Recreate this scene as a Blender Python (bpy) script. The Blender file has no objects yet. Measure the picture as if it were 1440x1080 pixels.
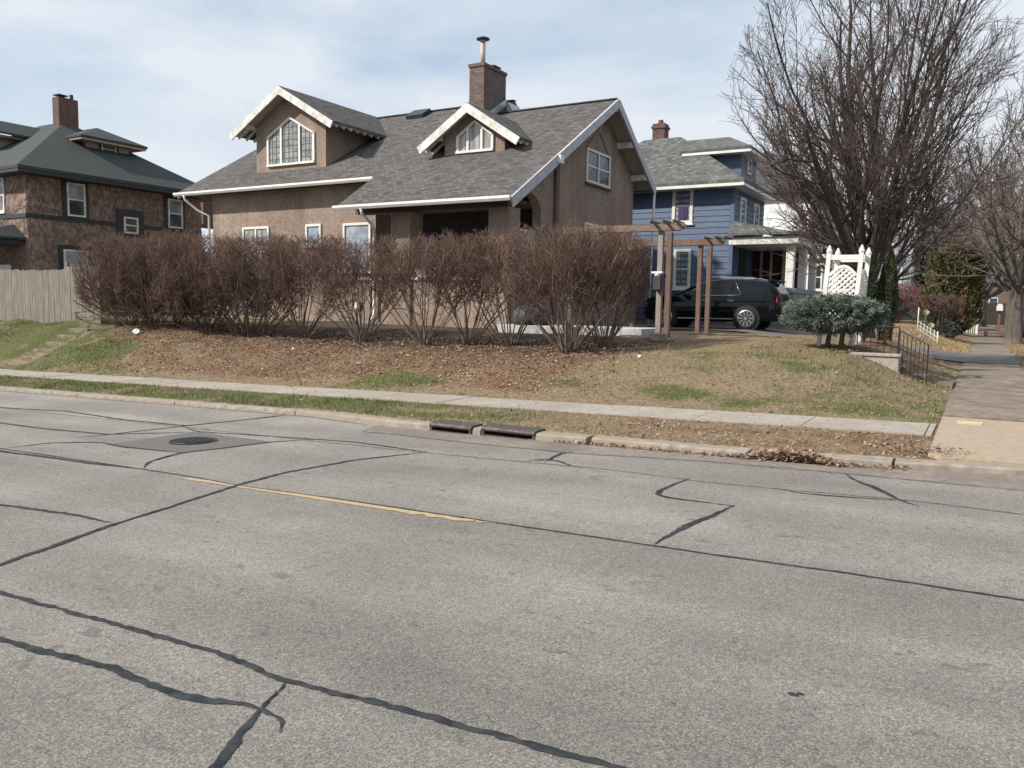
import bpy, bmesh, math, random
import numpy as np
from mathutils import Vector, Matrix, noise as mnoise
R_ = math.radians
scn = bpy.context.scene
COL = scn.collection
rng = random.Random(7)

# ------------------------------------------------------------------ materials
def new_mat(name):
    m = bpy.data.materials.new(name); m.use_nodes = True
    nt = m.node_tree
    return m, nt, nt.nodes['Principled BSDF']

def N(nt, typ, **kw):
    n = nt.nodes.new(typ)
    for k, v in kw.items():
        if k in n.inputs: n.inputs[k].default_value = v
        else: setattr(n, k, v)
    return n

def ramp(nt, fac, stops):
    r = nt.nodes.new('ShaderNodeValToRGB')
    e = r.color_ramp.elements
    while len(e) < len(stops): e.new(0.5)
    for el, (p, c) in zip(e, stops):
        el.position = p; el.color = (*c, 1) if len(c) == 3 else c
    nt.links.new(fac, r.inputs[0])
    return r.outputs[0]

def mixc(nt, fac, a, b, mode='MIX'):
    m = nt.nodes.new('ShaderNodeMix'); m.data_type = 'RGBA'; m.blend_type = mode
    for s, v in ((0, fac), (6, a), (7, b)):
        if isinstance(v, (int, float)): m.inputs[s].default_value = v
        elif isinstance(v, tuple): m.inputs[s].default_value = (*v, 1) if len(v) == 3 else v
        else: nt.links.new(v, m.inputs[s])
    return m.outputs[2]

def coords(nt, scale=(1, 1, 1), loc=(0, 0, 0), rot=(0, 0, 0)):
    t = nt.nodes.new('ShaderNodeTexCoord'); mp = nt.nodes.new('ShaderNodeMapping')
    mp.inputs['Scale'].default_value = scale; mp.inputs['Location'].default_value = loc
    mp.inputs['Rotation'].default_value = rot
    nt.links.new(t.outputs['Object'], mp.inputs['Vector'])
    return mp.outputs['Vector']

def noise_tex(nt, vec, scale, detail=4, rough=0.6, dist=0.0):
    n = N(nt, 'ShaderNodeTexNoise', Scale=scale, Detail=detail, Roughness=rough, Distortion=dist)
    nt.links.new(vec, n.inputs['Vector'])
    return n.outputs['Fac']

def bump(nt, bsdf, h, strength=0.4, dist=0.02):
    b = N(nt, 'ShaderNodeBump', Strength=strength, Distance=dist)
    nt.links.new(h, b.inputs['Height']); nt.links.new(b.outputs[0], bsdf.inputs['Normal'])

def mat_noise(name, c1, c2, scale=5, rough=0.8, bmp=0.3, bdist=0.01, detail=5, stretch=(1, 1, 1), lo=0.33, hi=0.67, big=None, metal=0.0, spec=None):
    m, nt, b = new_mat(name)
    v = coords(nt, stretch)
    f = noise_tex(nt, v, scale, detail)
    c = ramp(nt, f, [(lo, c1), (hi, c2)])
    if big:
        f2 = noise_tex(nt, coords(nt), big[0], 3)
        c = mixc(nt, ramp(nt, f2, [(0.4, (0, 0, 0)), (0.65, (big[2],) * 3)]), c, big[1])
    nt.links.new(c, b.inputs['Base Color'])
    b.inputs['Roughness'].default_value = rough; b.inputs['Metallic'].default_value = metal
    if spec is not None: b.inputs['Specular IOR Level'].default_value = spec
    if bmp: bump(nt, b, f, bmp, bdist)
    return m

def mat_shingle(name, cols, axis='x', rise=0.585, rowh=0.14, w=0.22, mortar=(0.03, 0.03, 0.03)):
    # courses run across the slope: brick pattern measured along the slope and along the eave
    m, nt, b = new_mat(name)
    k = math.sqrt(1 + rise * rise)
    if axis == 'x': v = coords(nt, (1, k, 0))
    else: v = coords(nt, (k, 1, 0), rot=(0, 0, R_(90)))
    br = N(nt, 'ShaderNodeTexBrick', Scale=1.0)
    br.inputs['Brick Width'].default_value = w; br.inputs['Row Height'].default_value = rowh
    br.inputs['Mortar Size'].default_value = 0.006; br.inputs['Bias'].default_value = 0.0
    br.inputs['Color1'].default_value = (0, 0, 0, 1); br.inputs['Color2'].default_value = (1, 1, 1, 1)
    br.inputs['Mortar'].default_value = (0.5, 0.5, 0.5, 1)
    nt.links.new(v, br.inputs['Vector'])
    f = noise_tex(nt, coords(nt), 3.5, 5)
    fine = noise_tex(nt, coords(nt), 60, 2)
    mx = mixc(nt, 0.30, br.outputs['Color'], f)
    n = len(cols)
    c = ramp(nt, mx, [(0.12 + 0.76 * i / (n - 1), cols[i]) for i in range(n)])
    c = mixc(nt, br.outputs['Fac'], c, mortar)
    c = mixc(nt, 0.35, c, ramp(nt, fine, [(0.3, (0.3, 0.3, 0.3)), (0.7, (1.2, 1.2, 1.2))]), 'MULTIPLY')
    nt.links.new(c, b.inputs['Base Color']); b.inputs['Roughness'].default_value = 0.95
    b.inputs['Specular IOR Level'].default_value = 0.2
    inv = N(nt, 'ShaderNodeMath', operation='SUBTRACT'); inv.inputs[0].default_value = 1.0
    nt.links.new(br.outputs['Fac'], inv.inputs[1])
    add = N(nt, 'ShaderNodeMath', operation='ADD'); nt.links.new(inv.outputs[0], add.inputs[0]); nt.links.new(fine, add.inputs[1])
    bump(nt, b, add.outputs[0], 0.35, 0.01)
    return m

def mat_brick(name, c1, c2, mortar, w=0.22, h=0.075, rot=None):
    m, nt, b = new_mat(name)
    t = nt.nodes.new('ShaderNodeTexCoord'); sep = nt.nodes.new('ShaderNodeSeparateXYZ'); com = nt.nodes.new('ShaderNodeCombineXYZ')
    nt.links.new(t.outputs['Object'], sep.inputs[0])
    a = N(nt, 'ShaderNodeMath', operation='ADD'); nt.links.new(sep.outputs[0], a.inputs[0]); nt.links.new(sep.outputs[1], a.inputs[1])
    nt.links.new(a.outputs[0], com.inputs[0]); nt.links.new(sep.outputs[2], com.inputs[1])
    br = N(nt, 'ShaderNodeTexBrick', Scale=1.0)
    br.inputs['Brick Width'].default_value = w; br.inputs['Row Height'].default_value = h; br.inputs['Mortar Size'].default_value = 0.008
    br.inputs['Color1'].default_value = (*c1, 1); br.inputs['Color2'].default_value = (*c2, 1); br.inputs['Mortar'].default_value = (*mortar, 1)
    nt.links.new(com.outputs[0], br.inputs['Vector'])
    f = noise_tex(nt, coords(nt), 4, 4)
    c = mixc(nt, 0.6, br.outputs['Color'], ramp(nt, f, [(0.3, (0.5, 0.5, 0.5)), (0.7, (1.1, 1.1, 1.1))]), 'MULTIPLY')
    nt.links.new(c, b.inputs['Base Color']); b.inputs['Roughness'].default_value = 0.9
    bump(nt, b, br.outputs['Fac'], -0.4, 0.01)
    return m

def mat_plain(name, c, rough=0.5, metal=0.0, var=0.12, scale=8, coat=0.0, bmp=0.0, spec=None):
    m, nt, b = new_mat(name)
    f = noise_tex(nt, coords(nt), scale, 4)
    lo = tuple(x * (1 - var) for x in c); hi = tuple(min(1, x * (1 + var)) for x in c)
    nt.links.new(ramp(nt, f, [(0.3, lo), (0.7, hi)]), b.inputs['Base Color'])
    b.inputs['Roughness'].default_value = rough; b.inputs['Metallic'].default_value = metal
    if spec is not None: b.inputs['Specular IOR Level'].default_value = spec
    if coat: b.inputs['Coat Weight'].default_value = coat; b.inputs['Coat Roughness'].default_value = 0.04
    if bmp: bump(nt, b, f, bmp, 0.01)
    return m

def mat_siding(name, c, pitch=0.16, dark=0.72):
    m, nt, b = new_mat(name)
    t = nt.nodes.new('ShaderNodeTexCoord'); sep = nt.nodes.new('ShaderNodeSeparateXYZ')
    nt.links.new(t.outputs['Object'], sep.inputs[0])
    mul = N(nt, 'ShaderNodeMath', operation='MULTIPLY'); mul.inputs[1].default_value = 1 / pitch
    nt.links.new(sep.outputs[2], mul.inputs[0])
    fr = N(nt, 'ShaderNodeMath', operation='FRACT'); nt.links.new(mul.outputs[0], fr.inputs[0])
    f = noise_tex(nt, coords(nt, (1, 1, 6)), 2.0, 4)
    base = ramp(nt, f, [(0.3, tuple(x * .85 for x in c)), (0.7, tuple(min(1, x * 1.12) for x in c))])
    nt.links.new(base, b.inputs['Base Color']); b.inputs['Roughness'].default_value = 0.55
    inv = N(nt, 'ShaderNodeMath', operation='SUBTRACT'); inv.inputs[0].default_value = 1.0
    nt.links.new(fr.outputs[0], inv.inputs[1])
    bump(nt, b, inv.outputs[0], 1.0, 0.03)
    return m

def mat_glass(name, c=(0.03, 0.035, 0.04), c2=(0.08, 0.09, 0.10), scale=1.5, rough=0.04, curtain=None):
    m, nt, b = new_mat(name)
    if curtain:
        v = coords(nt, curtain[2] if len(curtain) > 2 else (14, 14, 0.6))
        f = noise_tex(nt, v, 1.0, 3)
        c_ = ramp(nt, f, [(0.35, curtain[0]), (0.65, curtain[1])])
    else:
        f = noise_tex(nt, coords(nt), scale, 3)
        c_ = ramp(nt, f, [(0.4, c), (0.65, c2)])
    nt.links.new(c_, b.inputs['Base Color'])
    b.inputs['Roughness'].default_value = rough; b.inputs['Specular IOR Level'].default_value = 0.8
    return m

M = {}
M['stucco'] = mat_noise('stucco_tan', (0.21, 0.166, 0.135), (0.385, 0.31, 0.253), 12, 0.95, 0.8, 0.03, 8, big=(0.6, (0.235, 0.178, 0.142), 0.6), spec=0.2)
def weather(m, k=.75):
    nt = m.node_tree; b = nt.nodes['Principled BSDF']; l = b.inputs['Base Color'].links[0].from_socket
    f = noise_tex(nt, coords(nt, (1.3, 1.3, .16)), 1.6, 6, .65); f2 = noise_tex(nt, coords(nt), .45, 3)
    c = mixc(nt, k, l, ramp(nt, f, [(.3, (.70, .68, .66)), (.62, (1.06, 1.05, 1.04))]), 'MULTIPLY')
    c = mixc(nt, k, c, ramp(nt, f2, [(.35, (.86, .85, .84)), (.65, (1.05, 1.05, 1.05))]), 'MULTIPLY')
    nt.links.new(c, b.inputs['Base Color'])
weather(M['stucco'])
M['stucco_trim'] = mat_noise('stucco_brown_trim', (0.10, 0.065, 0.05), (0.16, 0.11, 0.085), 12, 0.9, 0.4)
M['white'] = mat_noise('white_paint', (0.62, 0.61, 0.57), (0.78, 0.77, 0.74), 3, 0.5, 0.1, 0.004, big=(6, (0.45, 0.43, 0.38), 0.5))
M['white_worn'] = mat_noise('worn_white_paint', (0.55, 0.54, 0.5), (0.74, 0.73, 0.70), 5, 0.6, 0.2, 0.006, big=(3.5, (0.28, 0.25, 0.21), 0.55))
M['grey_trim'] = mat_noise('grey_painted_board', (0.33, 0.34, 0.37), (0.45, 0.46, 0.49), 4, 0.6, 0.15, 0.005)
M['soffit'] = mat_noise('soffit_boards', (0.33, 0.30, 0.26), (0.42, 0.38, 0.33), 5, 0.8, 0.2, 0.005, stretch=(1, 6, 1))
SH = [(0.070, 0.065, 0.063), (0.102, 0.094, 0.090), (0.120, 0.113, 0.110), (0.155, 0.137, 0.127)]
M['roof'] = mat_shingle('brown_grey_shingle', SH, 'x')
M['roof_side'] = mat_shingle('brown_grey_shingle_side', SH, 'y', 0.6)
M['brick_chimney'] = mat_brick('dark_chimney_brick', (0.085, 0.052, 0.045), (0.165, 0.105, 0.09), (0.17, 0.145, 0.135))
M['brick_red'] = mat_brick('red_chimney_brick', (0.11, 0.055, 0.042), (0.15, 0.078, 0.06), (0.14, 0.10, 0.085))
M['metal'] = mat_noise('galvanised_metal', (0.30, 0.33, 0.36), (0.45, 0.47, 0.5), 6, 0.45, 0.1, 0.003, metal=0.6)
M['pipe'] = mat_noise('rust_streaked_pipe', (0.30, 0.26, 0.20), (0.52, 0.48, 0.40), 7, 0.6, 0.1, 0.003, stretch=(1, 1, .3))
M['dark_metal'] = mat_plain('dark_metal', (0.03, 0.035, 0.04), 0.45, 0.3)
M['black_iron'] = mat_plain('black_iron', (0.018, 0.016, 0.015), 0.6, 0.2)
M['glass'] = mat_glass('window_glass')
M['glass_sky'] = mat_glass('window_glass_bright', (0.16, 0.2, 0.25), (0.38, 0.42, 0.46), 1.2)
M['glass_curtain'] = mat_glass('glass_with_curtain', curtain=((0.10, 0.11, 0.12), (0.42, 0.40, 0.36)))
M['glass_lead'] = mat_glass('leaded_glass', curtain=((0.13, 0.15, 0.17), (0.38, 0.36, 0.32), (3, 3, 3)))
M['glass_purple'] = mat_glass('glass_purple_curtain', curtain=((0.03, 0.025, 0.06), (0.09, 0.075, 0.15)))
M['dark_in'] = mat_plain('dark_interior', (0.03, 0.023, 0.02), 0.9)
M['lead'] = mat_plain('lead_came', (0.10, 0.105, 0.11), 0.5, 0.3)

# concrete roadway with exposed aggregate
def mat_road():
    m, nt, b = new_mat('aggregate_concrete')
    v = coords(nt)
    vo = N(nt, 'ShaderNodeTexVoronoi', Scale=130.0); nt.links.new(v, vo.inputs['Vector'])
    vo2 = N(nt, 'ShaderNodeTexVoronoi', Scale=60.0); nt.links.new(v, vo2.inputs['Vector'])
    f1 = noise_tex(nt, v, 115, 6, 0.8); f2 = noise_tex(nt, v, 0.55, 5, 0.6); f3 = noise_tex(nt, coords(nt, (0.25, 1.6, 1)), 0.7, 4, 0.6)
    f4 = noise_tex(nt, v, 9, 5, 0.7)
    c = ramp(nt, f1, [(0.31, (0.08, 0.077, 0.074)), (0.5, (0.282, 0.274, 0.262)), (0.69, (0.55, 0.535, 0.505))])
    peb = ramp(nt, vo.outputs['Color'], [(0.15, (0.62, 0.61, 0.60)), (0.55, (1.0, 0.98, 0.95)), (0.9, (1.28, 1.22, 1.14))])
    c = mixc(nt, 0.8, c, peb, 'MULTIPLY')
    peb2 = ramp(nt, vo2.outputs['Color'], [(0.1, (0.72, 0.71, 0.71)), (0.6, (1, 1, 1)), (0.92, (1.22, 1.18, 1.12))])
    c = mixc(nt, 0.55, c, peb2, 'MULTIPLY')
    c = mixc(nt, 1.0, c, ramp(nt, f2, [(0.3, (0.78, 0.775, 0.77)), (0.7, (1.1, 1.085, 1.06))]), 'MULTIPLY')
    c = mixc(nt, 1.0, c, ramp(nt, f3, [(0.3, (0.86, 0.85, 0.84)), (0.7, (1.06, 1.05, 1.04))]), 'MULTIPLY')
    c = mixc(nt, 1.0, c, ramp(nt, f4, [(0.27, (0.70, 0.69, 0.68)), (0.38, (1, 1, 1))]), 'MULTIPLY')
    sp_ = nt.nodes.new('ShaderNodeSeparateXYZ'); nt.links.new(v, sp_.inputs[0])
    wv = N(nt, 'ShaderNodeMath', operation='MULTIPLY'); nt.links.new(sp_.outputs[1], wv.inputs[0]); wv.inputs[1].default_value = 2 * math.pi / 1.75
    sn = N(nt, 'ShaderNodeMath', operation='SINE'); nt.links.new(wv.outputs[0], sn.inputs[0])
    lane = N(nt, 'ShaderNodeMath', operation='MULTIPLY_ADD'); nt.links.new(sn.outputs[0], lane.inputs[0]); lane.inputs[1].default_value = .25; nt.links.new(f3, lane.inputs[2])
    c = mixc(nt, 1.0, c, ramp(nt, lane.outputs[0], [(0.25, (0.90, 0.895, 0.89)), (0.75, (1.05, 1.05, 1.05))]), 'MULTIPLY')
    oil = noise_tex(nt, coords(nt, (1, 1.6, 1)), 6.5, 3, 0.6, 0.6); om = noise_tex(nt, coords(nt, (.5, 1.2, 1), (0, .3, 0)), 0.9, 3)
    os_ = N(nt, 'ShaderNodeMath', operation='MULTIPLY_ADD'); nt.links.new(om, os_.inputs[0]); os_.inputs[1].default_value = .35; nt.links.new(oil, os_.inputs[2])
    c = mixc(nt, ramp(nt, os_.outputs[0], [(0.80, (0, 0, 0)), (0.88, (0.5, 0.5, 0.5))]), c, (0.095, 0.09, 0.086))
    st = noise_tex(nt, v, 2.3, 3, 0.5, 1.0)
    c = mixc(nt, ramp(nt, st, [(0.70, (0, 0, 0)), (0.76, (0.55, 0.55, 0.55))]), c, (0.10, 0.095, 0.09))
    nt.links.new(c, b.inputs['Base Color']); b.inputs['Roughness'].default_value = 0.9; b.inputs['Specular IOR Level'].default_value = 0.25
    bump(nt, b, f1, 0.8, 0.012)
    return m
M['road'] = mat_road()
M['gutter'] = mat_noise('gutter_concrete', (0.15, 0.125, 0.105), (0.255, 0.215, 0.18), 14, 0.9, 0.4, 0.01, 7, big=(1.2, (0.125, 0.10, 0.082), 0.7))
M['kerb'] = mat_noise('kerb_concrete', (0.17, 0.148, 0.122), (0.33, 0.29, 0.242), 7, 0.9, 0.6, 0.02, 7, big=(1.6, (0.25, 0.195, 0.145), 0.7))
M['walk'] = mat_noise('sidewalk_concrete', (0.25, 0.222, 0.19), (0.385, 0.345, 0.30), 11, 0.9, 0.3, 0.006, 7, big=(0.9, (0.25, 0.215, 0.175), 0.8))
M['old_step'] = mat_noise('dirty_step_concrete', (0.10, 0.08, 0.058), (0.235, 0.195, 0.15), 7, 0.95, 0.5, 0.02, 7, big=(2.5, (0.12, 0.095, 0.06), 0.8))
M['walk_old'] = mat_noise('old_sidewalk_concrete', (0.13, 0.106, 0.082), (0.265, 0.22, 0.175), 6, 0.9, 0.4, 0.01, 7, big=(1.4, (0.125, 0.095, 0.066), 0.8))
M['walk_tan'] = mat_noise('tan_ramp_concrete', (0.27, 0.205, 0.14), (0.385, 0.30, 0.215), 11, 0.9, 0.3, 0.006, 7, big=(0.9, (0.30, 0.25, 0.20), 0.6))
M['asphalt'] = mat_noise('driveway_asphalt', (0.085, 0.083, 0.084), (0.15, 0.147, 0.147), 25, 0.9, 0.4, 0.008)
M['sealant'] = mat_noise('crack_sealant', (0.014, 0.017, 0.021), (0.046, 0.05, 0.055), 11, 0.8, 0.5, 0.008, spec=0.2)
M['faint_joint'] = mat_noise('worn_joint', (0.06, 0.057, 0.053), (0.2, 0.19, 0.17), 9, 0.85, 0.2, 0.004)
def mat_yellow():
    m, nt, b = new_mat('worn_yellow_paint')
    f = noise_tex(nt, coords(nt), 30, 5, 0.75)
    c = ramp(nt, f, [(0.38, (0.29, 0.27, 0.235)), (0.54, (0.40, 0.285, 0.125)), (0.7, (0.47, 0.325, 0.13))])
    nt.links.new(c, b.inputs['Base Color']); b.inputs['Roughness'].default_value = 0.8
    return m
M['yellow'] = mat_yellow()
M['rust_iron'] = mat_noise('rusty_cast_iron', (0.045, 0.037, 0.034), (0.13, 0.105, 0.092), 14, 0.65, 0.5, 0.01, metal=0.4)
M['patch'] = mat_noise('asphalt_patch', (0.085, 0.078, 0.075), (0.135, 0.125, 0.12), 30, 0.9, 0.5, 0.01)
M['wood_fence'] = mat_noise('weathered_fence_wood', (0.085, 0.074, 0.061), (0.285, 0.255, 0.215), 5, 0.9, 0.5, 0.01, 7, stretch=(7, 7, 0.5), lo=.3, hi=.7, big=(2.2, (0.16, 0.13, 0.10), 0.7))
M['wood_rust'] = mat_noise('rust_brown_cedar', (0.095, 0.058, 0.043), (0.185, 0.118, 0.088), 5, 0.85, 0.3, 0.008, 6, stretch=(6, 6, 0.6))
M['wood_grey'] = mat_noise('grey_weathered_post', (0.20, 0.16, 0.13), (0.33, 0.28, 0.24), 5, 0.9, 0.3, 0.008, 6, stretch=(6, 6, 0.6))
M['beam'] = mat_noise('cedar_beam', (0.12, 0.084, 0.062), (0.235, 0.172, 0.13), 5, 0.9, 0.3, 0.008, 6, stretch=(0.6, 6, 6))
M['bark'] = mat_noise('grey_brown_bark', (0.032, 0.025, 0.021), (0.085, 0.067, 0.056), 9, 0.95, 0.6, 0.02, 6, stretch=(2, 2, 0.4))
M['twig'] = mat_noise('brown_twig', (0.048, 0.033, 0.028), (0.115, 0.08, 0.068), 4, 0.9, 0)
M['twig_far'] = mat_noise('far_brown_twig', (0.11, 0.085, 0.07), (0.19, 0.155, 0.13), 2, 0.9, 0)
M['bark_far'] = mat_noise('far_bark', (0.055, 0.046, 0.038), (0.125, 0.106, 0.088), 6, 0.95, 0.5, 0.02, stretch=(2, 2, 0.4))
M['hedge_stem'] = mat_noise('hedge_stem', (0.075, 0.055, 0.043), (0.23, 0.175, 0.135), 5, 0.9, 0)
M['hedge_twig'] = mat_noise('hedge_twig', (0.066, 0.039, 0.030), (0.185, 0.113, 0.084), 3, 0.9, 0)
M['red_twig'] = mat_noise('red_twig', (0.13, 0.06, 0.06), (0.24, 0.12, 0.115), 3, 0.9, 0)
M['juniper'] = mat_noise('blue_green_needles', (0.04, 0.054, 0.041), (0.22, 0.265, 0.215), 5, 0.7, 0, detail=6)
M['arborvitae'] = mat_noise('dark_green_foliage', (0.016, 0.026, 0.009), (0.068, 0.082, 0.028), 6, 0.8, 0)
M['yellow_green'] = mat_noise('yellow_green_foliage', (0.035, 0.036, 0.010), (0.135, 0.122, 0.03), 2.2, 0.8, 0)
M['dark_conifer'] = mat_noise('dark_conifer_foliage', (0.02, 0.023, 0.02), (0.06, 0.062, 0.055), 2, 0.8, 0)
M['leaf'] = mat_noise('fallen_leaf', (0.105, 0.060, 0.038), (0.42, 0.285, 0.185), 9, 0.85, 0, detail=1, lo=0.3, hi=0.72)
M['grass_green'] = mat_noise('green_grass', (0.060, 0.080, 0.020), (0.155, 0.18, 0.055), 7, 0.8, 0, detail=2)
M['grass_dry'] = mat_noise('dry_grass', (0.17, 0.115, 0.062), (0.37, 0.275, 0.165), 8, 0.9, 0, detail=2)
M['grass_gold'] = mat_noise('golden_grass', (0.22, 0.155, 0.085), (0.40, 0.30, 0.175), 5, 0.9, 0, detail=2)
M['black_paint'] = mat_plain('black_car_paint', (0.004, 0.005, 0.007), 0.07, 0.0, coat=0.0, spec=0.3)
M['blue_paint'] = mat_plain('dark_blue_car_paint', (0.02, 0.035, 0.06), 0.25, 0.0, coat=0.8)
M['tyre'] = mat_plain('tyre_rubber', (0.016, 0.016, 0.017), 0.85)
M['rim'] = mat_plain('alloy', (0.45, 0.46, 0.48), 0.3, 0.8)
M['chrome'] = mat_plain('chrome', (0.5, 0.52, 0.55), 0.2, 0.9)
M['car_glass'] = mat_plain('car_glass', (0.006, 0.008, 0.010), 0.05, spec=0.35)
M['tail'] = mat_plain('tail_lamp_red', (0.35, 0.015, 0.02), 0.2)
M['head'] = mat_plain('headlamp_glass', (0.5, 0.52, 0.55), 0.15)
M['blue_siding'] = mat_noise('blue_siding', (0.058, 0.092, 0.155), (0.088, 0.128, 0.20), 2.0, 0.55, 0.1, 0.005, stretch=(1, 1, 5))
M['white_siding'] = mat_siding('white_siding', (0.66, 0.67, 0.68), 0.20)
M['grey_siding'] = mat_siding('grey_siding', (0.30, 0.325, 0.35), 0.22)
M['roof_grey'] = mat_shingle('grey_green_shingle', [(0.085, 0.089, 0.085), (0.115, 0.121, 0.115), (0.135, 0.140, 0.132), (0.19, 0.195, 0.182)], 'x', 0.7, 0.14, 0.22)
M['roof_green'] = mat_noise('dark_green_roof', (0.024, 0.032, 0.030), (0.048, 0.060, 0.056), 6, 0.9, 0.4, 0.01, 6, big=(0.5, (0.042, 0.05, 0.047), 0.6))
M['roof_dark'] = mat_noise('dark_far_roof', (0.04, 0.04, 0.045), (0.08, 0.08, 0.085), 4, 0.9, 0.3)
M['ivy_wall'] = mat_noise('vine_covered_brick', (0.085, 0.056, 0.047), (0.44, 0.315, 0.255), 8.0, 0.95, 0.9, 0.05, 7, stretch=(1.2, 1.2, 0.6), big=(1.3, (0.14, 0.098, 0.082), 0.4))
M['vine'] = mat_noise('dry_vine', (0.16, 0.11, 0.085), (0.42, 0.315, 0.25), 5, 0.95, 0)
M['dark_trim'] = mat_plain('dark_green_black_trim', (0.022, 0.024, 0.026), 0.6)
M['tan_trim'] = mat_plain('tan_stucco', (0.40, 0.29, 0.23), 0.9, 0, 0.15)
M['grey_stone'] = mat_noise('grey_block', (0.16, 0.17, 0.175), (0.27, 0.28, 0.285), 7, 0.9, 0.4)
M['slab'] = mat_noise('pale_grey_slab', (0.38, 0.37, 0.36), (0.5, 0.49, 0.47), 6, 0.9, 0.2, 0.005)
M['tarp'] = mat_noise('dark_grey_cover', (0.03, 0.032, 0.036), (0.055, 0.058, 0.064), 5, 0.75, 0.3)
M['pale_plastic'] = mat_plain('pale_plastic', (0.6, 0.63, 0.66), 0.4)
M['lamp_yellow'] = mat_plain('pale_yellow_lens', (0.75, 0.78, 0.45), 0.3)
M['green_foil'] = mat_plain('green_foil', (0.02, 0.28, 0.10), 0.35)
M['orange_foil'] = mat_plain('orange_foil', (0.55, 0.30, 0.18), 0.5)
M['pink'] = mat_plain('pink_plastic', (0.6, 0.25, 0.28), 0.5)
M['yellow_pad'] = mat_noise('worn_yellow_pad', (0.40, 0.35, 0.22), (0.55, 0.50, 0.22), 9, 0.8, 0.2)

# ground: turf, dead grass, bare soil and leaf litter
def mat_ground():
    m, nt, b = new_mat('turf_and_leaf_litter')
    v = coords(nt)
    f1 = noise_tex(nt, v, 0.55, 5, 0.65); f2 = noise_tex(nt, v, 14, 6, 0.75); f3 = noise_tex(nt, v, 1.7, 5, 0.7)
    dry = ramp(nt, f2, [(0.3, (0.10, 0.072, 0.045)), (0.7, (0.31, 0.24, 0.155))])
    grn = ramp(nt, f2, [(0.3, (0.046, 0.054, 0.019)), (0.7, (0.135, 0.145, 0.055))])
    lef = ramp(nt, f2, [(0.3, (0.075, 0.045, 0.03)), (0.7, (0.235, 0.145, 0.092))])
    at = nt.nodes.new('ShaderNodeAttribute'); at.attribute_name = 'cover'
    sp = nt.nodes.new('ShaderNodeSeparateColor'); nt.links.new(at.outputs['Color'], sp.inputs[0])
    jit = N(nt, 'ShaderNodeMath', operation='MULTIPLY_ADD'); nt.links.new(f3, jit.inputs[0]); jit.inputs[1].default_value = 1.6; jit.inputs[2].default_value = -0.8
    def thr(ch):
        a = N(nt, 'ShaderNodeMath', operation='ADD'); nt.links.new(sp.outputs[ch], a.inputs[0]); nt.links.new(jit.outputs[0], a.inputs[1])
        return ramp(nt, a.outputs[0], [(0.35, (0, 0, 0)), (0.65, (1, 1, 1))])
    c = mixc(nt, thr(1), dry, grn)
    c = mixc(nt, thr(0), c, lef)
    soil = ramp(nt, f2, [(0.3, (0.045, 0.033, 0.025)), (0.7, (0.11, 0.083, 0.066))])
    c = mixc(nt, thr(2), c, soil)
    nt.links.new(c, b.inputs['Base Color']); b.inputs['Roughness'].default_value = 0.95; b.inputs['Specular IOR Level'].default_value = 0.15
    bump(nt, b, f2, 0.8, 0.04)
    return m
M['ground'] = mat_ground()

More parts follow.
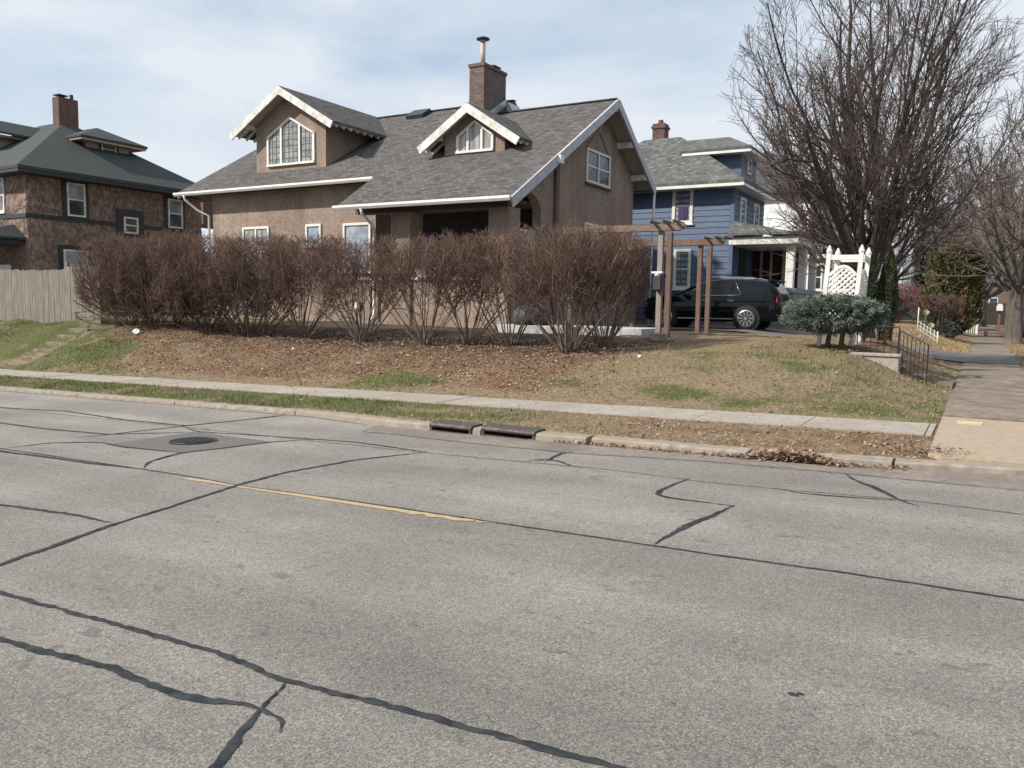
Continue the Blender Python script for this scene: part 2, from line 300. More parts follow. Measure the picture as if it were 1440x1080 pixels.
# ------------------------------------------------------------------ mesh helpers
class MB:
    def __init__(self): self.v = []; self.f = []
    def add(self, vs, fs):
        o = len(self.v); self.v += [tuple(p) for p in vs]; self.f += [tuple(i + o for i in f) for f in fs]; return self
    def box(self, x0, x1, y0, y1, z0, z1):
        vs = [(x0, y0, z0), (x1, y0, z0), (x1, y1, z0), (x0, y1, z0), (x0, y0, z1), (x1, y0, z1), (x1, y1, z1), (x0, y1, z1)]
        return self.add(vs, [(0, 3, 2, 1), (4, 5, 6, 7), (0, 1, 5, 4), (1, 2, 6, 5), (2, 3, 7, 6), (3, 0, 4, 7)])
    def prism(self, pts, d):
        n = len(pts); d = Vector(d); P = [Vector(p) for p in pts]
        nrm = Vector((0, 0, 0))
        for i in range(n): nrm += P[i].cross(P[(i + 1) % n])
        if nrm.dot(d) > 0: P.reverse()
        vs = P + [p + d for p in P]
        fs = [tuple(range(n)), tuple(range(2 * n - 1, n - 1, -1))]
        fs += [(i, i + n, (i + 1) % n + n, (i + 1) % n) for i in range(n)]
        return self.add(vs, fs)
    def beam(self, p0, p1, w, h, up=(0, 0, 1)):
        p0 = Vector(p0); p1 = Vector(p1); d = (p1 - p0).normalized(); u = Vector(up)
        s = d.cross(u)
        if s.length < 1e-4: s = d.cross(Vector((0, 1, 0)))
        s.normalize(); u = s.cross(d).normalized()
        a = s * (w / 2); b = u * (h / 2)
        vs = [p0 - a - b, p0 + a - b, p0 + a + b, p0 - a + b, p1 - a - b, p1 + a - b, p1 + a + b, p1 - a + b]
        return self.add(vs, [(0, 1, 2, 3), (4, 7, 6, 5), (0, 4, 5, 1), (1, 5, 6, 2), (2, 6, 7, 3), (3, 7, 4, 0)])
    def tube(self, pts, rad, n=8, cap=True):
        P = [Vector(p) for p in pts]
        if not hasattr(rad, '__len__'): rad = [rad] * len(P)
        rings = []
        ref = Vector((0, 0, 1)) if abs((P[-1] - P[0]).normalized().z) < 0.9 else Vector((1, 0, 0))
        for i, p in enumerate(P):
            d = (P[min(i + 1, len(P) - 1)] - P[max(i - 1, 0)]).normalized()
            s = d.cross(ref).normalized(); t = d.cross(s)
            rings.append([p + (s * math.cos(2 * math.pi * k / n) + t * math.sin(2 * math.pi * k / n)) * rad[i] for k in range(n)])
        vs = [q for r in rings for q in r]
        fs = [(i * n + k, i * n + (k + 1) % n, (i + 1) * n + (k + 1) % n, (i + 1) * n + k) for i in range(len(P) - 1) for k in range(n)]
        if cap: fs += [tuple(range(n - 1, -1, -1)), tuple((len(P) - 1) * n + k for k in range(n))]
        return self.add(vs, fs)
    def lathe(self, c, prof, n=20, axis='z', cap=True):
        vs = []; fs = []
        for r, h in prof:
            for k in range(n):
                a = 2 * math.pi * k / n
                q = {'z': (r * math.cos(a), r * math.sin(a), h), 'y': (r * math.cos(a), h, r * math.sin(a)), 'x': (h, r * math.cos(a), r * math.sin(a))}[axis]
                vs.append((c[0] + q[0], c[1] + q[1], c[2] + q[2]))
        m = len(prof)
        fs = [(i * n + k, i * n + (k + 1) % n, (i + 1) * n + (k + 1) % n, (i + 1) * n + k) for i in range(m - 1) for k in range(n)]
        if cap: fs += [tuple(range(n - 1, -1, -1)), tuple((m - 1) * n + k for k in range(n))]
        return self.add(vs, fs)
    def build(self, name, mat, parent=None, smooth=False, bevel=0.0, fix=True):
        me = bpy.data.meshes.new(name); me.from_pydata(self.v, [], self.f); me.validate()
        if fix:
            bm = bmesh.new(); bm.from_mesh(me); bmesh.ops.recalc_face_normals(bm, faces=bm.faces); bm.to_mesh(me); bm.free()
        me.materials.append(M[mat] if isinstance(mat, str) else mat)
        if smooth: me.polygons.foreach_set('use_smooth', [True] * len(me.polygons))
        o = bpy.data.objects.new(name, me); COL.objects.link(o)
        if parent: o.parent = parent
        if bevel:
            b = o.modifiers.new('bevel', 'BEVEL'); b.width = bevel; b.segments = 2; b.limit_method = 'ANGLE'
        return o

def tag(o, label=None, cat=None, group=None, kind=None):
    if label: o['label'] = label
    if cat: o['category'] = cat
    if group: o['group'] = group
    if kind: o['kind'] = kind
    return o

def empty(name, label, cat, group=None):
    o = bpy.data.objects.new(name, None); COL.objects.link(o); o.empty_display_size = 0.3
    return tag(o, label, cat, group)

def np_mesh(name, verts, faces, mat, parent=None, smooth=False):
    """verts (n,3); faces (m,k) with one k"""
    verts = np.asarray(verts, np.float32); faces = np.asarray(faces, np.int32)
    me = bpy.data.meshes.new(name)
    k = faces.shape[1]
    me.vertices.add(len(verts)); me.vertices.foreach_set('co', verts.ravel())
    me.loops.add(faces.size); me.loops.foreach_set('vertex_index', faces.ravel())
    me.polygons.add(len(faces)); me.polygons.foreach_set('loop_start', np.arange(0, faces.size, k, dtype=np.int32))
    me.update(calc_edges=True)
    if smooth: me.polygons.foreach_set('use_smooth', np.ones(len(faces), bool))
    me.materials.append(M[mat] if isinstance(mat, str) else mat)
    o = bpy.data.objects.new(name, me); COL.objects.link(o)
    if parent: o.parent = parent
    return o

def segs_mesh(name, segs, mat, parent=None, sides=4, smooth=True):
    """segs: list of (p0,p1,r0,r1) -> many tapered twigs in one mesh"""
    A = np.array([(*a, *b, r0, r1) for a, b, r0, r1 in segs], float)
    p0, p1, r0, r1 = A[:, 0:3], A[:, 3:6], A[:, 6], A[:, 7]
    d = p1 - p0; d /= np.maximum(np.linalg.norm(d, axis=1, keepdims=True), 1e-9)
    ref = np.where(np.abs(d[:, 2:3]) < 0.9, np.array([[0, 0, 1.0]]), np.array([[1.0, 0, 0]]))
    s = np.cross(d, ref); s /= np.linalg.norm(s, axis=1, keepdims=True); t = np.cross(d, s)
    n = len(A); V = np.zeros((n, 2 * sides, 3)); F = np.zeros((n, sides, 4), int)
    for k in range(sides):
        a = 2 * math.pi * k / sides
        dirv = s * math.cos(a) + t * math.sin(a)
        V[:, k] = p0 + dirv * r0[:, None]; V[:, sides + k] = p1 + dirv * r1[:, None]
    base = np.arange(n)[:, None] * 2 * sides
    for k in range(sides):
        k2 = (k + 1) % sides
        F[:, k] = base + np.array([[k, k2, sides + k2, sides + k]])
    return np_mesh(name, V.reshape(-1, 3), F.reshape(-1, 4), mat, parent, smooth)

# ------------------------------------------------------------------ terrain
SL = 0.023
def rz(x):
    x = max(-60.0, min(20.0, x)); return SL * x
def sm(a, b, t):
    u = (t - a) / (b - a); u = 0 if u < 0 else 1 if u > 1 else u
    return u * u * (3 - 2 * u)
def interp(pts, t):
    if t <= pts[0][0]: return pts[0][1]
    for (a, u), (b, v) in zip(pts, pts[1:]):
        if t <= b: return u + (v - u) * (t - a) / (b - a)
    return pts[-1][1]
KERB = [(-140, 9.42), (-9.2, 9.40), (-7.7, 9.12), (-7.0, 9.0), (-2.0, 9.0), (-1.2, 9.06), (-0.4, 9.2), (0.4, 9.32), (1.5, 9.8), (2.6, 11.2), (3.0, 13.0)]
def kerb_y(x): return interp(KERB[:-1], x)
def kerb_h(x): return interp([(-30, 0.06), (-10, 0.06), (-7.5, 0.09), (-4.2, .09), (-2.2, 0.075), (0.5, 0.07)], x)
PL = [(12.05, 0.0), (12.6, 0.16), (13.4, 0.50), (14.3, 0.82), (15.1, 0.95), (18, 1.0), (23, 1.0)]
PM = [(12.05, 0.0), (12.6, 0.12), (14.0, 0.44), (15.2, 0.61), (16.2, 0.72), (18.5, 0.90), (20, 1.0)]
PR = [(12.05, 0.0), (12.6, 0.13), (14.0, 0.47), (15.5, 0.76), (17.0, 0.95), (18.5, 1.0), (20, 1.0)]
def hside(y): return interp([(9, 0.09), (12, 0.13), (15, 0.19), (20, 0.2)], y)
def height(x, y):
    kh = kerb_h(x); r = rz(x)
    ky = kerb_y(x) + 0.2
    if y < ky: return r - 0.12
    sw = r + 0.14
    if x > 1.96 and y > 13.2: return 0.05
    if x > -0.5 and y < 13.2: return 0.07 if x < 3 else -0.05
    if y <= 12.05: return r + kh - 0.005 + (0.135 - kh) * min(1, (y - ky) / (10.9 - ky)) if y < 10.9 else sw - 0.01
    wl = sm(-15, -22, x); wr = sm(-8, -4.5, x)
    p = interp(PL, y) * wl + interp(PM, y) * (1 - wl - wr) + interp(PR, y) * wr if x > -30 else interp(PL, y)
    lot = 0.88 if x > -30 else interp([(-60, 0.5), (-30, 0.88)], x)
    z = sw + (lot - sw) * p
    hs = hside(y)
    # side-street slope
    if y < 25: wx = 0.5 * sm(-0.5, -2.4, x) + 0.5 * max(0, min(1, (-0.5 - x) / 1.6))
    elif y < 32.2: wx = max(0, min(1, (-0.5 - x) / 6.5)) * sm(0, 1, 1)
    else: wx = sm(-0.5, -3.2, x) * 1.15
    if 24 < y < 26.2:
        w0 = sm(-0.55, -3.0, x); w1 = max(0, min(1, (-0.5 - x) / 6.5)); u = sm(24.6, 26.0, y); wx = w0 * (1 - u) + w1 * u
    if 31 < y < 33.4:
        w1 = max(0, min(1, (-0.5 - x) / 6.5)); w0 = sm(-0.5, -3.2, x) * 1.15; u = sm(31.2, 33.0, y); wx = w1 * (1 - u) + w0 * u
    z = hs + (z - hs) * wx
    if -30 < x < -1 and 12.3 < y < 24.5:
        z += (0.07 * mnoise.noise((x * 0.7, y * 0.7, 0)) + .035 * mnoise.noise((x * 2.1, y * 2.1, 3))) * sm(12.2, 13.2, y)
    if -24.4 < x < -22.7 and 12.2 < y < 15.0: z -= .16 * sm(12.2, 12.8, y) * sm(-22.7, -22.95, x) * sm(-24.4, -24.1, x)
    return z
def wn(x, y, s, o=0.0): return 0.5 + 0.5 * mnoise.fractal((x * s + o, y * s, o * 1.7), 1.0, 2.0, 4)

GP = [(-4.3, 12.9, .55, 1.0), (-3.2, 12.5, .4, .5), (-10.4, 12.8, 1.0, .8), (-9.3, 12.9, .5, .5), (-20.4, 13.3, .9, 1.0), (-21.6, 12.9, .7, .6), (-25.5, 14.2, 1.4, .8), (-1.4, 12.6, .5, .5), (-2.5, 12.6, .5, .3), (-5.0, 15.8, .7, .35), (-4.4, 14.5, .5, .2), (-3.2, 15.5, .6, .2), (-6.6, 13.2, .4, .5), (-27, 13, 1.2, .5)]
def cover(x, y):
    """(leaf, green, soil) weights for the ground"""
    leaf = green = soil = 0.0
    n = wn(x, y, 0.35, 3.1); n2 = wn(x, y, 0.9, 8.2)
    if y < 10.9:                                   # strip between kerb and sidewalk
        green = sm(-5.0, -8.5, x) * sm(9.4, 9.9, y) * (0.1 + 1.5 * max(0, n2 - .25)) * sm(-26, -15, x) + 0.35 * sm(-3.5, -6, x)
        leaf = 0.30 * sm(-5.5, -3.4, x) + 0.28 * n2
    else:
        g_l = sm(-14.5, -21, x); g_r = sm(-7.5, -5.0, x)
        green = 0.15 + g_l * (0.0 + 0.95 * n2 * (.4 + n)) + g_r * (-.07 + 0.66 * n2 * n * 1.6)
        mid = (1 - g_r) * sm(-23.5, -20, x)
        leaf = mid * (sm(12.0, 12.9, y) * 0.72 + 0.12) * (0.55 + 0.6 * n)
        soil = mid * sm(14.9, 15.9, y) * 0.75
        if -0.9 > x > -2.6 and 16.5 < y < 25: leaf = 0.6
        if y > 24: green *= 0.5
        if y > 31.5 and x > -6: green = 0.0; leaf = 0.1
    if y > 12:
        for px, py, pr, ps in GP:
            q = math.exp(-((x - px) ** 2 + ((y - py) * 1.5) ** 2) / (pr * pr)); green += ps * q; leaf *= 1 - .85 * q * ps
    if x > 0.8: green = 0.35 * n; leaf = 0.45
    return leaf, green, soil

xs = sorted(set([-600, -300, -160, -100, -70, -55, -46, -40, -36] + [round(-34 + 0.25 * i, 3) for i in range(int(38 / 0.25) + 1)] + [1.94, 1.97, 5, 7, 10, 15, 25, 60, 150, 400, 700]))
ys = sorted(set([-300, -60, -20, 0, 6, 8.6] + [round(9.0 + 0.14 * i, 3) for i in range(int(11 / 0.14) + 1)] + [round(20.2 + 0.4 * i, 3) for i in range(int(16 / 0.4) + 1)] + [38, 40, 43, 47, 52, 60, 80, 120, 200, 400, 900]))
gv = [(x, y, height(x, y)) for y in ys for x in xs]
nx = len(xs)
gf = [(j * nx + i, j * nx + i + 1, (j + 1) * nx + i + 1, (j + 1) * nx + i) for j in range(len(ys) - 1) for i in range(nx - 1)]
ground = np_mesh('ground', gv, gf, 'ground', None, True); tag(ground, kind='structure')
ca = ground.data.color_attributes.new('cover', 'FLOAT_COLOR', 'POINT')
cc = np.ones((len(gv), 4), np.float32)
for i, (x, y, z) in enumerate(gv):
    if y > 8: cc[i, :3] = cover(x, y)
ca.data.foreach_set('color', cc.ravel())

# ------------------------------------------------------------------ roads, kerb, pavements
def strip_mesh(name, xs_, lo, hi, zf, mat, kind='structure', parent=None, ny=1):
    vs = []; fs = []
    for x in xs_:
        for k in range(ny + 1):
            y = lo(x) + (hi(x) - lo(x)) * k / ny
            vs.append((x, y, zf(x, y)))
    m = ny + 1
    for i in range(len(xs_) - 1):
        for k in range(ny): fs.append((i * m + k, (i + 1) * m + k, (i + 1) * m + k + 1, i * m + k + 1))
    o = np_mesh(name, vs, fs, mat, parent)
    if kind and not parent: tag(o, kind=kind)
    return o
RX = [-300, -150, -80, -60] + [-60 + 1.0 * i for i in range(1, 64)] + [5, 8, 12, 20, 60, 300]
road = strip_mesh('road', RX, lambda x: -7.0, lambda x: kerb_y(x) + 0.03, lambda x, y: rz(x), 'road')
GX = [-7.5, -7.2, -6.7, -6, -5.6, -4.6, -4, -3.2, -2.5, -1.8, -1.0, -0.4, 0.4, 1.5, 3.0]
gedge = [(-7.5, 8.95), (-7.3, 8.5), (-6.7, 8.5), (-5.6, 8.39), (-4.65, 8.36), (-4.1, 8.34), (-3.3, 8.48), (-2.5, 8.6), (-1.0, 8.62), (0.4, 8.55), (3, 8.5)]
strip_mesh('gutter_pan', GX, lambda x: interp(gedge, x), lambda x: kerb_y(x) + 0.02, lambda x, y: rz(x) + 0.005, 'gutter')
tag(strip_mesh('side_street', [1.95, 9.5], lambda x: 13.0, lambda x: 113, lambda x, y: 0.12, 'asphalt'), kind='structure')

# kerb stones: one structure, cast in lengths
def kerb_piece(mb, x0, x1, jit=0.0):
    n = max(1, int((x1 - x0) / 0.5))
    pr = []
    for i in range(n + 1):
        x = x0 + (x1 - x0) * i / n
        y = kerb_y(x) + jit; z = rz(x); h = kerb_h(x)
        pr.append([(x, y, z - 0.05), (x, y + 0.015, z + h * 0.75), (x, y + 0.05, z + h), (x, y + 0.24, z + h + 0.004), (x, y + 0.24, z - 0.05)])
    vs = [p for r in pr for p in r]; k = 5
    fs = [(i * k + a, (i + 1) * k + a, (i + 1) * k + a + 1, i * k + a + 1) for i in range(n) for a in range(4)]
    fs += [tuple(range(k)), tuple(n * k + a for a in range(k - 1, -1, -1))]
    mb.add(vs, fs)
kb = MB(); x = -60.0
while x < -7.0: kerb_piece(kb, x, min(x + 2.95, -6.56), rng.uniform(-.01, .01)); x += 2.97
for a, b, j in ((-5.83, -5.71, -0.02), (-4.86, -4.16, -0.04), (-4.10, -2.2, 0.0), (-2.12, -1.6, .05), (-1.5, -0.75, .03), (-0.72, 0.9, 0)): kerb_piece(kb, a, b, j)
tag(kb.build('kerb', 'kerb'), kind='structure')

# storm drain inlets in the kerb
def inlet(x0, x1, label):
    o = empty('storm_drain', label, 'storm drain', 'storm drain inlets in the kerb')
    xm = (x0 + x1) / 2; z = rz(xm); y = kerb_y(xm)
    o.location = (xm, y, z)
    def P(mb, nm, mt, **k):
        ob = mb.build(nm, mt, o, **k); ob.location = (-xm, -y, -z); return ob
    h = 0.105
    hd = MB(); prof = [(y - 0.02, z + h - 0.045), (y - 0.03, z + h - 0.015), (y - 0.005, z + h + 0.012), (y + 0.07, z + h + 0.02), (y + 0.28, z + h + 0.02), (y + 0.28, z + h - 0.04)]
    hd.prism([(x0, a, b) for a, b in prof], (x1 - x0, 0, 0))
    P(hd, 'hood', 'rust_iron', bevel=0.008)
    jb = MB()
    for xa in (x0, x1 - 0.045): jb.box(xa, xa + 0.045, y - 0.012, y + 0.22, z - 0.03, z + h - 0.04)
    jb.box(x0 + .045, x1 - .045, y - 0.05, y + 0.02, z - 0.02, z + 0.012)
    P(jb, 'frame', 'rust_iron', bevel=0.006)
    P(MB().box(x0 + .045, x1 - .045, y + 0.16, y + 0.2, z - 0.03, z + h - 0.04), 'throat', 'dark_in')
inlet(-6.54, -5.85, 'rusty iron storm drain inlet in the kerb, the one farther left')
inlet(-5.69, -4.88, 'rusty iron storm drain inlet beside the pale kerb block')

# manhole with its patch
patch = MB().add([(-9.35, 6.08, rz(-9.35) + .004), (-8.0, 6.1, rz(-8) + .004), (-7.66, 7.22, rz(-7.66) + .004), (-9.3, 7.33, rz(-9.3) + .004)], [(0, 1, 2, 3)]).build('road_patch', 'patch', fix=False)
patch.parent = road
mh = MB(); cx, cy = -8.6, 6.75; n = 28
for r0, r1, dz in ((0.0, .30, .012), (.325, .36, .012)):
    pass
mh.lathe((cx, cy, rz(cx) + .004), [(0.29, 0), (0.29, .012), (0.265, .012), (0.26, .006), (0.245, .006), (0.24, .013), (0.001, .013)], 32)
for i in range(-3, 4):
    w = math.sqrt(max(0, .215 ** 2 - (i * .06) ** 2))
    if w > .05: mh.box(cx - w, cx + w, cy + i * .06 - .015, cy + i * .06 + .015, rz(cx) + .014, rz(cx) + .024)
for i in range(-3, 4):
    w = math.sqrt(max(0, .215 ** 2 - (i * .06) ** 2))
    if w > .05: mh.box(cx + i * .06 - .01, cx + i * .06 + .01, cy - w, cy + w, rz(cx) + .0135, rz(cx) + .022)
tag(mh.build('manhole_cover', 'black_iron'), 'round black iron manhole cover set in a grey asphalt patch', 'manhole cover')

# sealed cracks in the roadway (children of the road)
CR = {
 'a': ([(-5.2, 2.0), (-5.38, 2.73), (-5.52, 3.18), (-5.68, 3.72), (-5.8, 4.31), (-6.0, 5.18), (-6.07, 5.85), (-5.92, 6.77), (-5.54, 7.57)], .050),
 'b': ([(-9, 2.35), (-6, 2.42), (-4.82, 2.44), (-4.28, 2.46), (-3.6, 2.49), (-3.03, 2.5), (-2.55, 2.45), (-2.25, 2.48), (-1.83, 2.51), (-1.45, 2.53), (-1.04, 2.54), (0, 2.5), (3, 2.6)], .038),
 'c': ([(-7, 1.9), (-5, 2.0), (-4.13, 2.08), (-3.73, 2.1), (-3.37, 2.15), (-3.09, 2.13), (-2.8, 2.13), (-2.58, 2.2), (-2.43, 2.22), (-2.32, 2.21), (-2.24, 2.12)], .047),
 'd': ([(-2.55, 2.46), (-2.49, 2.33), (-2.41, 2.12), (-2.3, 1.92), (-2.25, 1.82), (-2.0, 1.2)], .043),
 'e': ([(-9, 3.5), (-7.13, 3.64), (-6.61, 3.7), (-6.2, 3.75), (-5.65, 3.73)], .04),
 'f': ([(-16, 5.0), (-9.98, 5.12), (-9.19, 5.17), (-8.38, 5.18), (-7.51, 5.25)], .055),
 'g': ([(-7.54, 5.28), (-7.83, 5.58), (-8.01, 6.12), (-7.89, 6.47), (-7.71, 7.2), (-7.41, 7.64)], .055),
 'h': ([(-10.14, 5.2), (-10.1, 5.78), (-9.6, 6.13), (-8.97, 6.04), (-8.01, 6.12)], .04),
 'i': ([(-30, 7.7), (-14.84, 7.64), (-13.74, 7.77), (-13.32, 7.89), (-11.44, 7.66), (-9.95, 7.67), (-9.73, 8.52), (-9.64, 9.3)], .055),
 'j': ([(-20, 6.5), (-12.65, 6.51), (-11.48, 6.48), (-10.16, 6.59), (-9.6, 7.05), (-9.3, 7.3)], .05),
 'k': ([(-10.19, 6.21), (-10.04, 7.04), (-9.87, 7.98), (-9.72, 8.58), (-9.55, 9.3)], .04),
 'l': ([(-9.84, 7.56), (-9.27, 7.36), (-7.86, 7.59), (-6.77, 7.73), (-5.51, 7.56)], .04),
 'm': ([(-4.23, 7.58), (-4.2, 7.79), (-3.95, 7.83), (-3.68, 7.6), (-3.55, 7.57)], .05),
 'n': ([(-4.14, 7.63), (-4.08, 7.91), (-4.17, 8.34), (-4.19, 8.57)], .035),
 'o': ([(-4.01, 7.6), (-4.12, 8.15), (-4.1, 8.5), (-4.0, 8.67)], .035),
 'p': ([(-1.89, 5.23), (-1.89, 5.54), (-1.85, 5.91), (-1.77, 6.28), (-1.72, 6.7)], .06),
 'q': ([(-1.72, 6.67), (-2.01, 6.68), (-2.3, 6.7), (-2.45, 6.78), (-2.45, 7.12), (-2.4, 7.6)], .045),
 'r': ([(-1.13, 8.62), (-1.02, 8.35), (-0.72, 7.94), (-0.54, 7.58), (-0.38, 7.41)], .06),
 's': ([(-1.6, 7.55), (-1.3, 7.45), (-0.8, 7.52), (-0.54, 7.58)], .04),
}
FJ = {
 'centre': ([(-60, 5.2), (-16, 5.2), (-7.51, 5.25), (-6.71, 5.24), (-6.0, 5.18), (-4.97, 5.22), (-4.11, 5.23), (-3.2, 5.22), (-2.54, 5.23), (-1.89, 5.23), (-1.48, 5.23), (-0.6, 5.26), (0.29, 5.24), (3, 5.25)], .024),
 'lane': ([(-60, 7.6), (-16, 7.6), (-5.51, 7.53), (-4.23, 7.58), (-3.23, 7.63), (-2.16, 7.51), (-1.39, 7.55), (-0.63, 7.62), (-0.19, 7.6), (0.36, 7.53), (3, 7.5)], .020),
 'edge': ([(-60, 9.40), (-18.26, 9.36), (-12.47, 9.36), (-9.2, 9.35), (-7.7, 9.05)], .05),
 'gut': ([(-7.5, 8.95), (-7.3, 8.47), (-6.72, 8.48), (-5.59, 8.37), (-4.65, 8.34), (-4.08, 8.32), (-3.26, 8.46), (-2.5, 8.58), (-1.06, 8.60), (0.4, 8.53)], .018),
}
def crack(pts, w, name, mat, jag=1.0):
    P = [Vector((x, y, 0)) for x, y in pts]
    Q = []
    for a, b in zip(P, P[1:]):
        L = (b - a).length; n = max(1, int(L / 0.035)) if L < 6 else int(L / .4)
        for k in range(n): Q.append(a.lerp(b, k / n))
    Q.append(P[-1])
    # Chaikin-like smoothing
    for _ in range(6):
        Q = [Q[0]] + [(Q[i - 1] + Q[i] * 2 + Q[i + 1]) / 4 for i in range(1, len(Q) - 1)] + [Q[-1]]
    vs = []; fs = []
    for i, p in enumerate(Q):
        d = (Q[min(i + 1, len(Q) - 1)] - Q[max(i - 1, 0)]).normalized(); s = Vector((-d.y, d.x, 0))
        p = p + s * (0.012 * jag * mnoise.noise((p.x * 5, p.y * 5, 1.0)))
        ww = w * (0.5 + 0.16 * jag * mnoise.noise((p.x * 3, p.y * 3, 4.0)))
        e = min(1, 0.12 + 0.055 * min(i, len(Q) - 1 - i)); ww *= e
        j1 = jag * (rng.uniform(-.006, .006) + .008 * mnoise.noise((p.x * 14, p.y * 14, 2))); j2 = jag * (rng.uniform(-.006, .006) + .008 * mnoise.noise((p.x * 14, p.y * 14, 9)))
        a = p + s * (ww + j1 + jag * .006 * mnoise.noise((p.x * 45, p.y * 45, 5))); b = p - s * (ww + j2)
        vs += [(a.x, a.y, rz(a.x) + .0045), (p.x, p.y, rz(p.x) + .007), (b.x, b.y, rz(b.x) + .0045)]
    for i in range(len(Q) - 1): fs += [(3 * i, 3 * i + 3, 3 * i + 4, 3 * i + 1), (3 * i + 1, 3 * i + 4, 3 * i + 5, 3 * i + 2)]
    o = np_mesh(name, vs, fs, mat, road, True); return o
for k, (p, w) in CR.items(): crack(p, w, 'sealed_crack', 'sealant')
for k, (p, w) in FJ.items(): crack(p, w, 'pavement_joint', 'faint_joint' if k != 'centre' else 'sealant', 0.5)
yl = []
for i in range(80):
    xa = -6.7 + 3.55 * i / 79
    yl.append((xa, rng.uniform(-.008, .008) if i < 60 else rng.uniform(-.03, .03)))
vs = []; fs = []
for i, (xa, j) in enumerate(yl):
    vs += [(xa, 5.125 + j + (.05 if i > 74 else 0), rz(xa) + .004), (xa, 5.205 + j * .3, rz(xa) + .004)]
    if i: fs.append((2 * i - 2, 2 * i, 2 * i + 1, 2 * i - 1))
np_mesh('yellow_line', vs, fs, 'yellow', road)
for (sx, sy, sr) in ((-0.6, 3.43, .020), (-0.575, 3.45, .014)):
    vs = [(sx + sr * (1 + .3 * rng.random()) * math.cos(a), sy + sr * (.6 + .4 * rng.random()) * math.sin(a), rz(sx) + .0045) for a in [2 * math.pi * k / 12 for k in range(12)]]
    np_mesh('tar_spot', vs, [tuple(range(12))], 'sealant', road)

# main sidewalk, in slabs with open joints; side sidewalk; paved corner
def slab(mb, x0, x1, y0, y1, dz=0.0, zf=None):
    g = 0.007; zf = zf or (lambda x, y: rz(x) + 0.14)
    c = [(x0 + g, y0), (x1 - g, y0), (x1 - g, y1), (x0 + g, y1)]
    top = [(x, y, zf(x, y) + dz) for x, y in c]; bot = [(x, y, zf(x, y) - 0.1) for x, y in c]
    mb.add(bot + top, [(3, 2, 1, 0), (4, 5, 6, 7), (0, 1, 5, 4), (1, 2, 6, 5), (2, 3, 7, 6), (3, 0, 4, 7)])
sw = MB(); x = -60.0
while x < -0.5:
    x1 = min(x + 1.45, -0.47); slab(sw, x, x1, 10.9 + rng.uniform(-.01, .01), 12.05 + rng.uniform(-.01, .01), rng.uniform(0, .008)); x = x1
tag(sw.build('sidewalk', 'walk'), kind='structure')
cn = MB()
def czf(x, y): return 0.09 + 0.05 * sm(9.5, 12, y)
cn.prism([(-0.44, 9.62, .10), (-0.3, 9.46, .10), (0.9, 9.62, .10), (1.7, 10.2, .1), (2.5, 11.2, .12), (2.7, 12.9, .14), (-0.44, 12.9, .14)], (0, 0, -.1))
tag(cn.build('corner_pavement', 'walk_tan'), kind='structure')
tag(MB().box(-0.25, 0.05, 12.25, 12.5, 0.13, 0.1445).build('yellow_pad_mark', 'yellow_pad', cn and bpy.data.objects['corner_pavement']))
ss = MB(); y = 12.92
while y < 26.0:
    y1 = min(y + 1.3, 26.0); slab(ss, -0.44 + rng.uniform(-.02, .02), 0.88, y + .006, y1, rng.uniform(0, .012), lambda x, y: hside(y) + .012); y = y1
y = 31.4
while y < 112:
    y1 = y + 1.5; slab(ss, -0.42, 0.86, y + .006, y1, rng.uniform(0, .012), lambda x, y: .212); y = y1
o = ss.build('side_sidewalk', 'walk_old'); tag(o, kind='structure')
# asphalt driveway to the black car
vs = []; fs = []
dx = [-16, -13, -9, -7, -5.5, -4, -3, -2, -1, -.5, 0.9, 2.9]
for i, x in enumerate(dx):
    for y in (26.05, 28.5, 31.35):
        vs.append((x, y, max(height(x, 26.05), height(x, 28.5), height(x, 31.2)) * 0 + height(x, 28.5) + 0.03))
for i in range(len(dx) - 1):
    for k in range(2): fs.append((3 * i + k, 3 * i + 3 + k, 3 * i + 4 + k, 3 * i + 1 + k))
tag(np_mesh('driveway', vs, fs, 'asphalt'), kind='structure')
# concrete path and slab by the pergola
tag(MB().box(-11.8, -7.5, 19.35, 21.0, 0.6, 1.06).build('pergola_path', 'slab', bevel=.01), kind='structure')

# old concrete steps on the bank by the wooden fence
st = MB()
for i in range(6):
    y0 = 12.5 + 0.4 * i
    st.box(-23.75 - .08 * i, -22.75 - .08 * i, y0, y0 + 0.55, -0.6, -0.28 + 0.19 * i)
tag(st.build('concrete_steps', 'old_step', bevel=.03), 'crumbling concrete steps climbing the grassy bank near the wooden fence', 'steps')

